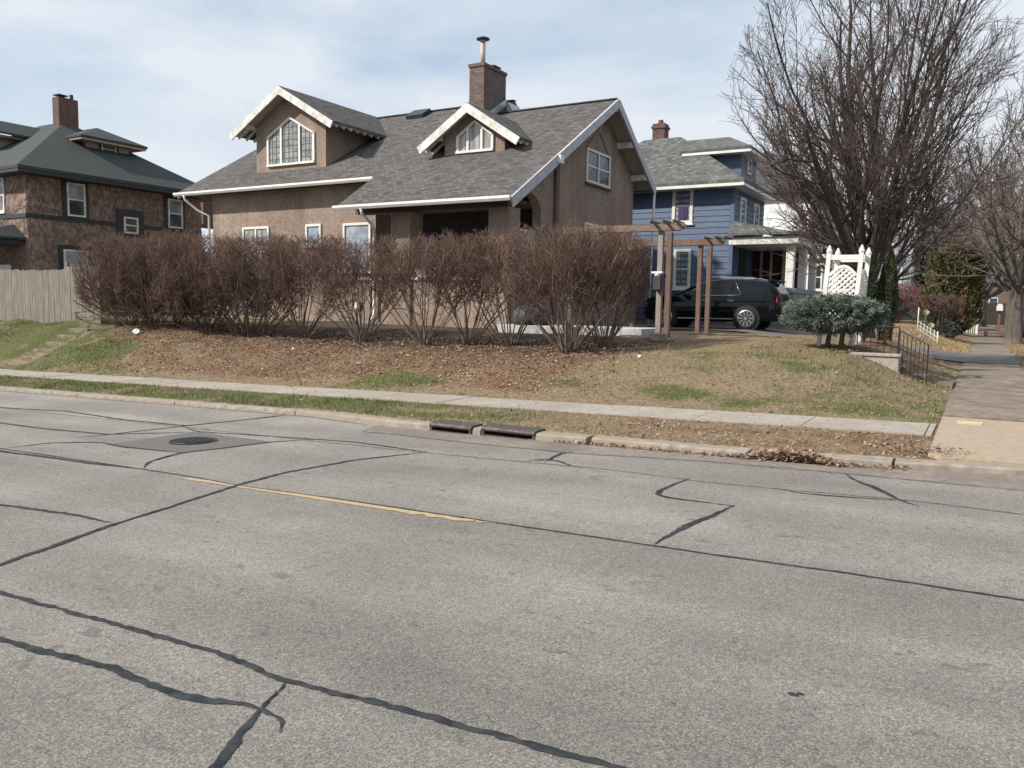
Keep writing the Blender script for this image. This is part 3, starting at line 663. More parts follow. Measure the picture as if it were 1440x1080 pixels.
# ------------------------------------------------------------------ windows
def lerp3(a, b, t): return tuple(a[i] + (b[i] - a[i]) * t for i in range(3))
def window(parent, axis, pos, a0, a1, z0, z1, frame='white', pane='glass', fw=0.09, rail=True, mull=0, sign=-1, depth=0.06, sill=True, name='window', sillmat=None, lower=None):
    """double-hung window on a wall plane. axis 'y': wall at Y=pos, a along X, faces sign*Y; axis 'x': wall at X=pos, a along Y"""
    fr = MB(); d = sign * depth
    def bx(m, u0, u1, w0, w1, d0, d1):
        lo, hi = sorted((pos + sign * d0, pos + sign * d1))
        if axis == 'y': m.box(u0, u1, lo, hi, w0, w1)
        else: m.box(lo, hi, u0, u1, w0, w1)
    bx(fr, a0, a0 + fw, z0, z1, -.02, depth); bx(fr, a1 - fw, a1, z0, z1, -.02, depth)
    bx(fr, a0 + fw, a1 - fw, z1 - fw, z1, -.02, depth); bx(fr, a0 + fw, a1 - fw, z0, z0 + fw, -.02, depth)
    n = mull + 1; W = (a1 - a0 - 2 * fw)
    for k in range(1, n):
        u = a0 + fw + W * k / n; bx(fr, u - fw * .5, u + fw * .5, z0 + fw, z1 - fw, -.02, depth * .9)
    if rail:
        zm = (z0 + z1) / 2
        for k in range(n):
            u0 = a0 + fw + W * k / n + (fw * .5 if k else 0); u1 = a0 + fw + W * (k + 1) / n - (fw * .5 if k < n - 1 else 0)
            bx(fr, u0, u1, zm - .03, zm + .03, -.02, depth * .7)
    w = fr.build(name, frame, parent, bevel=0.006)
    if lower:
        zm = (z0 + z1) / 2
        pn = MB(); bx(pn, a0 + fw * .5, a1 - fw * .5, zm, z1 - fw * .5, -.03, .014); pn.build('pane', pane, w)
        pn = MB(); bx(pn, a0 + fw * .5, a1 - fw * .5, z0 + fw * .5, zm - .002, -.03, .010); pn.build('pane', lower, w)
    else:
        pn = MB(); bx(pn, a0 + fw * .5, a1 - fw * .5, z0 + fw * .5, z1 - fw * .5, -.03, .012); pn.build('pane', pane, w)
    if sill:
        sl = MB(); bx(sl, a0 - .06, a1 + .06, z0 - .07, z0 - .002, -.02, depth + .05); sl.build('sill', sillmat or frame, w, bevel=.006)
    return w

def peak_window(parent, y, x0, x1, zb, zs, za, bars=2, grid=True, pane='glass_lead'):
    """three-light window with a pointed head on a wall facing -Y"""
    xm = (x0 + x1) / 2; fr = MB(); yy = y - .03
    def top(x): return zs + (za - zs) * (1 - abs(x - xm) / (xm - x0))
    fr.beam((x0, yy, zb - .035), (x0, yy, zs + .03), .10, .07); fr.beam((x1, yy, zb - .035), (x1, yy, zs + .03), .10, .07)
    fr.beam((x0, yy - .004, zs), (xm, yy - .004, za), .10, .07); fr.beam((xm, yy - .006, za), (x1, yy - .006, zs), .10, .07)
    fr.beam((x0 - .05, yy - .01, zb), (x1 + .05, yy - .01, zb), .12, .08)
    for t in (.3, .7):
        x = x0 + (x1 - x0) * t; fr.beam((x, yy - .002, zb), (x, yy - .002, top(x)), .09, .075)
    w = fr.build('dormer_window', 'white', parent)
    pn = MB().prism([(x0, y - .012, zb), (x1, y - .012, zb), (x1, y - .012, zs), (xm, y - .012, za), (x0, y - .012, zs)], (0, .03, 0)).build('window_pane', pane, parent)
    if grid:
        g = MB(); nb = 11
        for i in range(1, nb):
            x = x0 + (x1 - x0) * i / nb; g.beam((x, y - .02, zb), (x, y - .02, top(x)), .012, .014)
        k = 1
        while zb + k * .24 < za - .1:
            z = zb + k * .24; hw = (xm - x0) * min(1, (za - z) / (za - zs)); g.beam((xm - hw, y - .02, z), (xm + hw, y - .02, z), .012, .014); k += 1
        g.build('leading', 'lead', parent)
    return w

# ------------------------------------------------------------------ main stucco house
H = empty('stucco_house', 'tan stucco bungalow with brown shingle roof and two front dormers behind the bare hedge', 'house')
YP, ZP, MR = 20.44, 4.75, 0.585
def zp(y): return ZP + MR * (y - YP)
MB2 = 0.668
YR, YL = 27.85, 29.2           # right and left ridge
ZR, ZL = zp(YR), zp(YL)
wall = MB()
wall.box(-28.05, -19.35, 23.2, 33.6, 0.6, 5.95)                                  # left wing
wall.prism([(-28.05, 23.2, 5.95), (-28.05, 33.6, 5.95), (-28.05, 33.6, 6.5), (-28.05, YL, ZL - .25), (-28.05, 23.2, 6.15)], (.3, 0, 0))
wall.box(-19.35, -12.85, 24.34, 31.0, 0.6, 5.6)                                  # right wing core
wall.prism([(-12.6, 24.34, .6), (-12.6, 31.1, .6), (-12.6, 31.1, ZR - MB2 * (31.1 - YR) - .18), (-12.6, YR, ZR - .18), (-12.6, 24.34, zp(24.34) - .18)], (-.25, 0, 0))
wall.build('wall', 'stucco', H)
# porch side wall with its arched opening
pw = MB(); arch = [(21.9, 0.6), (21.9, 2.4), (23.36, 2.4), (23.36, 4.62)]
for k in range(1, 9):
    a = math.pi * k / 8 * 0.5
    arch.append((23.36 - .85 * (1 - math.cos(a)), 4.62 + .52 * math.sin(a)))
arch += [(21.95, 5.12), (21.62, 5.0), (21.62, zp(21.62) - .17), (24.335, zp(24.335) - .17), (24.335, 0.6)]
pw.prism([(-12.62, y, z) for y, z in arch], (-.32, 0, 0))
pw.build('porch_side_wall', 'stucco', H)
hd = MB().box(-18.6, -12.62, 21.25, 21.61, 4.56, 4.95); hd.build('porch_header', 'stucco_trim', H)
for (a, b) in ((-17.06, -16.25), (-13.28, -12.55)):
    MB().box(a, b, 21.2, 21.9, 0.6, 4.56).build('porch_column', 'stucco', H, bevel=.02)
MB().box(-16.25, -13.28, 21.3, 21.6, 0.6, 2.36).box(-18.6, -17.06, 21.3, 21.6, 0.6, 2.36).build('porch_wall', 'stucco', H)
MB().box(-16.24, -13.29, 21.24, 21.66, 2.36, 2.46).box(-18.6, -17.07, 21.24, 21.66, 2.36, 2.46).box(-12.98, -12.56, 21.905, 23.355, 2.4, 2.47).build('porch_wall_cap', 'white_worn', H)
MB().box(-18.6, -12.95, 21.62, 24.33, 1.9, 2.05).build('porch_floor', 'slab', H)
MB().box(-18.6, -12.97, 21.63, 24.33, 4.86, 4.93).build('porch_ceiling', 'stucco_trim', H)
MB().box(-12.66, -12.52, 24.2, 24.44, .7, zp(24.2) - .2).build('corner_trim', 'stucco_trim', H)
rl = MB()
rl.box(-12.82, -12.76, 21.92, 23.34, 3.93, 4.0)
for i in range(13): rl.box(-12.805, -12.775, 21.95 + .108 * i, 21.985 + .108 * i, 2.47, 3.93)
rl.build('porch_railing', 'white_worn', H)
MB().box(-16.0, -14.75, 21.15, 21.23, 2.44, 2.75).build('planter_box', 'white', H)
MB().box(-19.34, -12.98, 24.28, 24.336, 2.06, 4.85).build('porch_shade_panel', 'dark_in', H)  # added dark sheet over the stucco: the porch's shade put into colour
# door and window on the dark shade panel at the back of the porch
window(H, 'y', 24.28, -15.6, -14.2, 2.6, 4.0, pane='glass', mull=1)
dr = MB().box(-18.3, -17.3, 24.2, 24.275, 2.06, 4.2).build('porch_door', 'dark_trim', H)
# roof
T = Vector((0, 0, -.13))
def rp(x, y, dz=0.0): return (x, y, zp(y) + dz)
rf = MB()
rf.prism([rp(-18.7, YP), rp(-12.0, YP), rp(-12.0, YR), rp(-17.1, YR), rp(-17.1, YL), rp(-29.55, YL), rp(-29.55, 22.6), rp(-18.93, 22.6)], T)
rf.prism([(-12.0, YR + .001, ZR), (-12.0, 31.8, ZR - MB2 * (31.8 - YR)), (-17.1, 31.8, ZR - MB2 * (31.8 - YR)), (-17.1, YR + .001, ZR)], T)
rf.prism([(-17.1, YL + .001, ZL), (-17.1, 34.4, ZL - MB2 * (34.4 - YL)), (-29.55, 34.4, ZL - MB2 * (34.4 - YL)), (-29.55, YL + .001, ZL)], T)
rf.prism([(-17.11, YR, ZR - .02), (-17.11, YL, ZL - .02), (-17.11, YL + (ZL - ZR) / MB2, ZR - .3), (-17.11, YR + .2, ZR - .3)], (-.1, 0, 0))
roof = rf.build('roof', 'roof', H)
rc = MB(); rc.beam((-12, YR, ZR + .012), (-17.0, YR, ZR + .012), .22, .04); rc.beam((-17.1, YL, ZL + .012), (-29.5, YL, ZL + .012), .22, .04)
rc.build('ridge_cap', 'roof_dark', roof)
# rake boards on the right gable
bb = MB()
def rake(mb, x, y0, y1, hgt, zf, w=.06, off=-.17): mb.beam((x, y0, zf(y0) + off), (x, y1, zf(y1) + off), w, hgt)
zb_ = lambda y: ZR - MB2 * (y - YR)
rake(bb, -11.985, YP - .02, 23.4, .30, zp); rake(bb, -11.95, 23.25, YR + .03, .28, zp, .08, -.15)
rake(bb, -11.95, YR - .03, 31.85, .28, zb_, .081, -.151)
bb.build('bargeboard', 'grey_trim', H)
MB().box(-12.02, -11.86, 23.18, 23.42, zp(23.3) - .33, zp(23.3) - .08).build('bargeboard_end', 'white', H)
MB().prism([(-12.6, 24.4, zp(24.4) - .132), (-12.02, 24.4, zp(24.4) - .132), (-12.02, YR, ZR - .132), (-12.6, YR, ZR - .132)], (0, 0, -.03)).build('soffit', 'soffit', H)
MB().prism([(-12.6, YR, ZR - .132), (-12.02, YR, ZR - .132), (-12.02, 31.7, zb_(31.7) - .132), (-12.6, 31.7, zb_(31.7) - .132)], (0, 0, -.03)).build('soffit', 'soffit', H)
MB().prism([(-17, 31.1, zb_(31.1) - .133), (-12.6, 31.1, zb_(31.1) - .133), (-12.6, 31.7, zb_(31.7) - .133), (-17, 31.7, zb_(31.7) - .133)], (0, 0, -.03)).build('soffit', 'soffit', H)
MB().prism([rp(-29.5, 22.65, -.132), rp(-18.98, 22.65, -.132), rp(-18.98, 23.2, -.132), rp(-29.5, 23.2, -.132)], (0, 0, -.03)).build('soffit', 'soffit', H)

for (y, zf) in ((YR, lambda y: ZR), (29.4, zb_), (30.9, zb_)):
    MB().box(-12.6, -12.0, y - .1, y + .1, zf(y) - .42, zf(y) - .20).build('purlin_end', 'white_worn', H)
# gutters
def gutter(x0, x1, y, z, nm='gutter'):
    g = MB().prism([(x0, y + .06, z + .05), (x0, y - .07, z + .05), (x0, y - .075, z - .02), (x0, y - .03, z - .09), (x0, y + .06, z - .09)], (x1 - x0, 0, 0))
    return g.build(nm, 'white', H)
gutter(-29.6, -18.9, 22.54, zp(22.6) - .05); gutter(-18.78, -12.02, 20.38, zp(YP) - .05)
MB().beam((-29.56, 22.66, zp(22.66) - .16), (-29.56, YL, ZL - .16), .05, .22).build('left_rake_board', 'white', H)
def downspout(pts): return MB().tube(pts, .05, 8).build('downspout', 'white', H, True)
zg = zp(22.6) - .1
downspout([(-29.0, 22.54, zg), (-29.0, 22.58, zg - .18), (-28.6, 22.9, zg - .62), (-28.2, 23.12, zg - .82), (-28.2, 23.12, .8)])
zg = zp(YP) - .1
downspout([(-17.62, 20.38, zg), (-17.62, 20.45, zg - .2), (-17.68, 21.0, zg - .48), (-17.72, 21.17, zg - .66), (-17.72, 21.17, 1.15), (-17.72, 20.9, .95)])
downspout([(-11.95, 31.75, zb_(31.7) - .1), (-11.95, 31.75, 5.2), (-12.05, 31.8, .9)])
# windows on the front wall of the left wing and the gable side
window(H, 'y', 23.2, -26.25, -24.75, 2.55, 4.55, pane='glass_curtain', mull=1)
window(H, 'y', 23.2, -22.78, -21.98, 3.72, 4.55, pane='glass_sky', rail=False)
window(H, 'y', 23.2, -20.88, -19.55, 2.75, 4.52, pane='glass_sky', rail=False)
window(H, 'y', 23.2, -25.9, -25.0, 1.0, 1.5, pane='glass', rail=False, frame='stucco_trim', sill=False)
gw = window(H, 'x', -12.6, 26.58, 28.65, 6.02, 7.22, pane='glass', mull=1, sign=1, sill=True, sillmat='stucco_trim')
pk = MB(); pk.beam((-12.585, 26.58, 7.2), (-12.585, 27.6, 8.0), .05, .1); pk.beam((-12.583, 27.6, 8.0), (-12.583, 28.65, 7.2), .05, .1)
pk.build('window_pediment', 'stucco', H)
window(H, 'x', -12.6, 26.55, 28.6, 2.5, 4.6, pane='glass_curtain', mull=1, sign=1)
# dormers
def dormer(xc, hw, yf, zbase, zeave, apex, overx, ya, ybk, win, tails=7):
    w = MB()
    m = (apex - zeave) / overx
    zs = zeave + m * (overx - hw) - .08
    w.prism([(xc - hw, yf, zbase - .5), (xc + hw, yf, zbase - .5), (xc + hw, yf, zs), (xc, yf, apex - .12), (xc - hw, yf, zs)], (0, .2, 0))
    w.box(xc - hw, xc - hw + .15, yf + .2, ybk, zbase - .5, zs); w.box(xc + hw - .15, xc + hw, yf + .2, ybk, zbase - .5, zs)
    d = w.build('dormer', 'stucco', H)
    r = MB()
    for s in (-1, 1):
        r.prism([(xc, ya, apex), (xc, ybk, apex), (xc + s * overx, ybk, zeave), (xc + s * overx, ya, zeave)], (0, 0, -.11))
    r.build('dormer_roof', 'roof_side', d)
    b = MB()
    for s in (-1, 1):
        b.beam((xc - s * .05, ya - .02 - .003 * s, apex - .15 + m * 0), (xc + s * (overx + .04), ya - .02 - .003 * s, zeave - .19), .06, .27)
    b.build('bargeboard', 'white_worn', d)
    for s in (-1, 1):
        t = MB(); n = tails
        for k in range(n):
            y = ya + .35 + (ybk - ya) * .62 * k / n
            t.beam((xc + s * hw, y, zs - .03), (xc + s * (overx - .02), y, zeave - .17), .07, .1)
        t.build('rafter_tails', 'white_worn', d)
        MB().beam((xc + s * (hw + .1), yf - .02, zs - .18), (xc + s * (hw + .1), ya + .05, zs - .18), .12, .15).build('bracket', 'white_worn', d)
        MB().prism([(xc, ya + .02, apex - .112), (xc, yf, apex - .112), (xc + s * (overx - .02), yf, zeave - .112 + m * .02), (xc + s * (overx - .02), ya + .02, zeave - .112 + m * .02)], (0, 0, -.02)).build('soffit', 'soffit', d)
    peak_window(d, yf, *win)
    return d
dormer(-24.4, 1.9, 24.0, 6.8, 8.42, 9.98, 2.72, 23.42, 29.3, (-25.6, -23.1, 7.06, 8.17, 8.85), 9)
dormer(-15.62, 1.23, 23.95, 6.8, 7.15, 8.42, 1.98, 23.5, 26.9, (-16.28, -14.86, 6.86, 7.38, 7.86, 2, False, 'glass_curtain'), 5)
# chimney
ch = MB().box(-17.86, -17.2, 27.0, 28.65, 8.2, 10.72).box(-17.9, -17.16, 26.96, 28.69, 10.722, 10.84).build('chimney', 'brick_chimney', H)
MB().tube([(-17.45, 27.3, 10.8), (-17.45, 27.3, 11.7)], .095, 12).lathe((-17.45, 27.3, 11.7), [(.1, 0), (.11, .1)], 12).build('flue_pipe', 'pipe', ch, True)
MB().lathe((-17.45, 27.3, 11.76), [(.15, 0), (.26, .03), (.26, .07), (.10, .13)], 14).build('flue_cap', 'dark_metal', ch)
MB().box(-17.75, -17.3, 27.9, 28.45, 10.96, 11.0).box(-17.6, -17.45, 28.0, 28.3, 10.85, 10.96).build('vent_cap', 'dark_metal', ch)
MB().prism([(-17.19, 26.95, zp(26.95) - .1), (-17.19, 27.0, zp(27) + .25), (-17.19, 28.66, zp(28.66) + .28), (-17.19, 28.66, zp(28.66) - .5)], (.02, 0, 0)).build('flashing', 'metal', ch)
cr = MB().prism([(-17.0, 28.3, 8.9), (-16.4, 28.3, 8.9), (-16.9, 28.3, 9.62)], (0, .9, 0)).build('cricket', 'metal', ch)
sk = MB().prism([rp(-22.1, 28.5, .0), rp(-21.2, 28.5, .0), rp(-21.2, 29.1, .0), rp(-22.1, 29.1, .0)], (0, -.05, .17)).build('roof_vent', 'dark_metal', H, bevel=.02)

# ------------------------------------------------------------------ brick house with dry vines
B = empty('brick_house', 'vine covered brick house with a dark green hipped roof behind the wooden fence', 'house')
MB().box(-47, -36, 20, 29.0, .2, 7.0).build('wall', 'ivy_wall', B)
ez = 7.1; ex0, ex1, ey0, ey1 = -47.8, -35.2, 19.25, 29.75; ym = 24.5; za = 10.35; xa = -40.4; xb = -42.6
r = MB()
def sl(mb, pts, t=.14): mb.prism(pts, (0, 0, -t))
sl(r, [(ex1, ey0, ez), (ex1, ey1, ez), (xa, ym, za)]); sl(r, [(ex0, ey0, ez), (ex1, ey0, ez), (xa, ym, za), (xb, ym, za)])
sl(r, [(ex1, ey1, ez), (ex0, ey1, ez), (xb, ym, za), (xa, ym, za)]); sl(r, [(ex0, ey1, ez), (ex0, ey0, ez), (xb, ym, za)])
br = r.build('roof', 'roof_green', B)
MB().box(ex0 + .02, ex1 - .02, ey0 + .02, ey1 - .02, ez - .28, ez - .145).build('eave', 'dark_trim', B)
bc = MB().box(-40.5, -39.98, 23.95, 24.95, 9.4, 11.42).build('chimney', 'brick_red', B)
MB().box(-40.45, -39.95, 23.95, 24.45, 11.5, 11.55).box(-40.3, -40.1, 24.1, 24.3, 11.42, 11.5).tube([(-40.2, 24.75, 11.42), (-40.2, 24.75, 11.68)], .09, 8).build('chimney_cap', 'dark_metal', bc)
MB().box(-41, -40.2, 33.5, 34.3, 8.2, 8.62).box(-42, -39.5, 32, 35, 6, 8.0).build('rear_chimney', 'brick_red', B)
MB().box(-36.02, -35.935, 20, 29, 5.02, 5.2).box(-38.5, -36, 19.94, 19.998, 5.02, 5.2).build('belt_course', 'dark_trim', B)
def bwin(y0, y1, z0, z1, sur=.2, pane='glass'):
    s = MB().box(-36.01, -35.93, y0 - sur, y1 + sur, z0 - .12, z1 + sur).build('window_surround', 'dark_trim', B)
    window(B, 'x', -35.93, y0, y1, z0, z1, pane=pane, sign=1, fw=.08, sill=False, frame='white_worn', lower='glass' if pane != 'glass' else None)
bwin(21.75, 22.6, 5.25, 6.75, .18, 'glass_sky'); bwin(26.95, 27.8, 5.2, 6.65, .18, 'glass_sky'); bwin(24.5, 25.25, 4.72, 5.5, .35); bwin(21.5, 22.65, 2.4, 3.75, .2, 'glass_sky')
window(B, 'y', 20, -38.9, -37.65, 5.3, 6.8, pane='glass_sky'); 
# side dormer
bd = MB().box(-41, -38.05, 24.1, 26.35, 8.2, 9.2).build('dormer', 'tan_trim', B)
window(bd, 'x', -38.05, 24.85, 25.62, 8.62, 9.15, sign=1, rail=False, fw=.07, sill=False, name='dormer_window')
for y0 in (24.72, 25.63): MB().box(-38.04, -38.0, y0, y0 + .12, 8.45, 9.2).build('dormer_trim', 'dark_trim', bd)
r = MB(); e = 9.3
sl(r, [(-37.45, 23.45, e), (-37.45, 27.0, e), (-38.9, 25.22, 10.05)], .1); sl(r, [(-37.45, 23.45, e), (-38.9, 25.22, 10.05), (-40.6, 25.22, 10.05), (-40.6, 23.45, e)], .1)
sl(r, [(-37.45, 27.0, e), (-38.9, 25.22, 10.05), (-40.6, 25.22, 10.05), (-40.6, 27.0, e)], .1)
r.build('dormer_roof', 'roof_green', bd)
MB().box(-40, -37.5, 23.5, 26.95, e - .2, e - .105).build('dormer_eave', 'tan_trim', bd)
# front dormer
bd = MB().box(-44.0, -41.2, 21.2, 24, 8.2, 9.2).build('dormer', 'tan_trim', B)
r = MB(); sl(r, [(-44.8, 20.6, 9.3), (-40.4, 20.6, 9.3), (-41.5, 22.0, 10.0), (-43.7, 22.0, 10.0)], .1); sl(r, [(-40.4, 20.6, 9.3), (-40.4, 24, 9.3), (-41.5, 24.4, 10.0), (-41.5, 22, 10.0)], .1)
sl(r, [(-43.7, 22, 10), (-41.5, 22, 10), (-41.5, 24.4, 10), (-43.7, 24.4, 10)], .1)
r.build('dormer_roof', 'roof_green', bd)
MB().box(-44.6, -40.6, 20.7, 24, 9.1, 9.19).build('dormer_eave', 'tan_trim', bd)
# porch
r = MB(); sl(r, [(-47, 17.6, 4.15), (-36.1, 17.6, 4.15), (-37.0, 20, 4.75), (-47, 20, 4.75)], .1); sl(r, [(-36.1, 17.6, 4.15), (-36.1, 20, 4.15), (-37, 20, 4.75)], .1)
r.build('porch_roof', 'roof_green', B)
MB().box(-47, -36.2, 17.7, 19.99, 3.85, 4.04).build('porch_eave', 'dark_trim', B)
for xx in (-36.6, -38.8, -41.5): MB().box(xx - .12, xx + .12, 17.8, 18.04, .6, 3.85).build('porch_column', 'dark_trim', B)
MB().box(-38.2, -37.3, 19.9, 19.96, .8, 3.0).build('porch_door', 'pale_plastic', B)
# vines
vr = random.Random(5); segs = []
for _ in range(700):
    y = vr.uniform(20.05, 28.95); z = vr.uniform(.8, 6.2); p = Vector((-35.97, y, z)); a = vr.uniform(-1.7, 1.7)
    for k in range(5):
        a += vr.gauss(0, .5); q = p + Vector((vr.uniform(0, .03), math.sin(a) * .22, math.cos(a) * .24)); q.x = min(max(q.x, -35.985), -35.955); q.z = min(q.z, 6.78); q.y = min(max(q.y, 20.02), 28.98)
        segs.append((p, q, .012, .008)); p = q
for _ in range(220):
    xx = vr.uniform(-40, -36.05); z = vr.uniform(.8, 6.2); p = Vector((xx, 19.97, z)); a = vr.uniform(-1.7, 1.7)
    for k in range(5):
        a += vr.gauss(0, .5); q = p + Vector((math.sin(a) * .22, 0, math.cos(a) * .24)); q.z = min(q.z, 6.78); q.x = min(q.x, -36.02); segs.append((p, q, .012, .008)); p = q
tag(segs_mesh('vines', segs, 'vine', B, 3), kind='stuff')

# ------------------------------------------------------------------ wooden fence
F = empty('wood_fence', 'weathered grey board fence on top of the grassy bank', 'fence')
for k, x0 in enumerate([-47 + 2.42 * i for i in range(10)]):
    mb = MB(); n = 16; z0 = height(x0 + 1.2, 15.1)
    for i in range(n):
        xa = x0 + i * 2.42 / n; dz = rng.uniform(-.02, .02); w = 2.42 / n - .008; dy = rng.uniform(-.006, .006)
        if xa + w > -23.3: continue
        zt = z0 + 1.72 + dz
        mb.prism([(xa, 15.1 + dy, z0 - .05), (xa + w, 15.1 + dy, z0 - .05), (xa + w, 15.1 + dy, zt - .04), (xa + w - .035, 15.1 + dy, zt), (xa + .035, 15.1 + dy, zt), (xa, 15.1 + dy, zt - .04)], (0, .022, 0))
    if mb.v: mb.build('fence_panel', 'wood_fence', F)
    MB().box(x0 - .05, x0 + .05, 15.16, 15.26, z0 - .2, z0 + (1.86 if k % 2 else 1.74)).build('fence_post', 'wood_fence', F)

# ------------------------------------------------------------------ blue house
U = empty('blue_house', 'blue clapboard house with grey hipped roof behind the black car', 'house')
bw = MB().box(-17.98, -9.63, 35.03, 40.4, .6, 6.9); z = .6
while z < 6.85:
    h = .25; bw.prism([(-18.0, 35.03, z), (-18.0, 34.975, z), (-18.0, 35.0, z + h), (-18.0, 35.03, z + h)], (8.37, 0, 0)); bw.prism([(-9.63, 35.03, z), (-9.575, 35.03, z), (-9.6, 35.03, z + h), (-9.63, 35.03, z + h)], (0, 5.37, 0)); z += h
bw.build('wall', 'blue_siding', U)
MB().box(-9.72, -9.54, 34.95, 35.07, .7, 6.85).build('corner_board', 'blue_siding', U)
ez = 7.0; r = MB(); X0, X1, Y0, Y1 = -18.6, -9.0, 34.35, 41.0
sl(r, [(X0, Y0, ez), (X1, Y0, ez), (-12.9, 37.5, 9.6), (-14.7, 37.5, 9.6)]); sl(r, [(X1, Y0, ez), (X1, Y1, ez), (-12.9, 38.4, 9.6), (-12.9, 37.5, 9.6)])
sl(r, [(X1, Y1, ez), (X0, Y1, ez), (-14.7, 38.4, 9.6), (-12.9, 38.4, 9.6)]); sl(r, [(X0, Y1, ez), (X0, Y0, ez), (-14.7, 37.5, 9.6), (-14.7, 38.4, 9.6)])
sl(r, [(-14.7, 37.5, 9.6), (-12.9, 37.5, 9.6), (-12.9, 38.4, 9.6), (-14.7, 38.4, 9.6)])
r.build('roof', 'roof_grey', U)
MB().box(X0 + .01, X1 - .01, Y0 - .04, Y1 - .02, ez - .26, ez - .142).build('eave', 'white', U)
uc = MB().box(-14.35, -13.75, 37.6, 38.2, 9.0, 10.35).box(-14.4, -13.7, 37.55, 38.25, 10.12, 10.24).build('chimney', 'brick_red', U)
MB().lathe((-14.05, 37.9, 10.35), [(.15, 0), (.12, .2)], 10).build('chimney_pot', 'brick_red', uc)
ud = MB().box(-12.4, -9.75, 36.6, 39.2, 7.2, 8.55).build('dormer', 'blue_siding', U)
r = MB(); sl(r, [(-9.2, 36.0, 8.65), (-9.2, 39.8, 8.65), (-10.6, 38.3, 9.4), (-10.6, 37.5, 9.4)], .1); sl(r, [(-12.4, 36.0, 8.65), (-9.2, 36.0, 8.65), (-10.6, 37.5, 9.4), (-13.0, 37.5, 9.4)], .1)
sl(r, [(-9.2, 39.8, 8.65), (-12.4, 39.8, 8.65), (-13.0, 38.3, 9.4), (-10.6, 38.3, 9.4)], .1); sl(r, [(-10.6, 37.5, 9.4), (-10.6, 38.3, 9.4), (-13, 38.3, 9.4), (-13, 37.5, 9.4)], .1)
r.build('dormer_roof', 'roof_grey', ud)
MB().box(-12.3, -9.22, 36.02, 39.78, 8.42, 8.545).build('dormer_eave', 'white', ud)
window(ud, 'x', -9.75, 37.5, 38.2, 7.7, 8.4, sign=1, rail=False, name='dormer_window', sill=False)
window(U, 'y', 35, -12.3, -11.36, 5.3, 6.86, pane='glass_curtain', fw=.14)
window(U, 'y', 35, -12.15, -11.36, 2.45, 4.2, pane='glass_curtain', fw=.13)
for y0 in (36.0, 38.4): window(U, 'x', -9.6, y0, y0 + .95, 5.1, 6.5, pane='glass_sky', sign=1, fw=.13)
MB().box(-12.0, -11.62, 34.94, 34.986, 5.45, 6.05).build('curtain_panel', 'glass_purple', U)
# porch
r = MB(); sl(r, [(-9.58, 34.8, 5.35), (-6.9, 34.8, 4.78), (-6.9, 40.2, 4.78), (-9.58, 40.2, 5.35)], .12)
sl(r, [(-9.58, 34.2, 4.76), (-6.6, 34.2, 4.76), (-6.9, 34.81, 4.775), (-9.58, 34.81, 5.345)], .1)
r.build('porch_roof', 'roof_grey', U)
MB().box(-9.55, -6.75, 34.35, 40.1, 4.3, 4.6).build('porch_beam', 'white_worn', U)
for yy in (34.65, 37.2, 39.6): MB().box(-7.25, -6.93, yy, yy + .32, 2.5, 4.3).build('porch_column', 'white', U, bevel=.02)
MB().box(-9.58, -6.85, 34.6, 40, .6, 2.3).build('porch_base', 'grey_stone', U)
MB().box(-9.58, -6.8, 34.55, 34.75, 2.3, 2.5).box(-7.1, -6.8, 34.76, 40, 2.3, 2.5).build('porch_rail', 'grey_stone', U)
MB().box(-9.62, -9.52, 36.2, 37.2, 2.4, 4.4).build('porch_door', 'dark_trim', U)
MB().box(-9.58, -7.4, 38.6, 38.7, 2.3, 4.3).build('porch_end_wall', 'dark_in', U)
for xx in (-9.2, -8.75, -8.2): MB().box(xx, xx + .09, 38.45, 38.6, 2.4, 4.3).build('porch_post', 'tan_trim', U)

# ------------------------------------------------------------------ white house and farther houses
W = empty('white_house', 'white clapboard house next to the blue house, partly behind the bare tree', 'house')
MB().box(-15, -8.6, 46.5, 56, .5, 8.2).build('wall', 'white_siding', W)
r = MB(); sl(r, [(-15.6, 46, 8.1), (-8.0, 46, 8.1), (-11.8, 50, 11)]); sl(r, [(-8.0, 46, 8.1), (-8.0, 56.5, 8.1), (-11.8, 52.5, 11), (-11.8, 50, 11)]); sl(r, [(-15.6, 46, 8.1), (-15.6, 56.5, 8.1), (-11.8, 52.5, 11), (-11.8, 50, 11)])
r.build('roof', 'roof_dark', W)
MB().box(-10.4, -5.8, 46.45, 52.0, .5, 4.6).build('sun_room', 'white_siding', W)
r = MB(); sl(r, [(-10.6, 46.1, 5.2), (-8.6, 46.1, 5.2), (-5.3, 46.1, 4.7), (-5.3, 52.5, 4.7), (-8.6, 52.5, 5.2), (-10.6, 52.5, 5.2)], .15); r.build('sun_room_roof', 'roof_grey', W)
MB().box(-10.5, -5.4, 46.2, 52.4, 4.4, 4.62).build('sun_room_eave', 'white', W)
window(W, 'y', 46.45, -8.3, -7.75, 2.7, 4.1, sign=-1); window(W, 'y', 46.45, -7.2, -6.1, 2.7, 4.1, sign=-1)
MB().box(-7.72, -7.22, 46.39, 46.448, .6, 4.3).build('dark_panel', 'grey_stone', W)
for y0 in (47.2, 48.9, 50.5): window(W, 'x', -5.8, y0, y0 + 1.1, 2.7, 4.1, sign=1)
window(W, 'y', 46.5, -8.95, -8.65 + .0, 5.2, 6.6, pane='glass', fw=.05, sill=False)
for y0 in (47.3, 50.0): window(W, 'x', -8.6, y0, y0 + 1.0, 5.7, 6.9, sign=1, pane='glass')

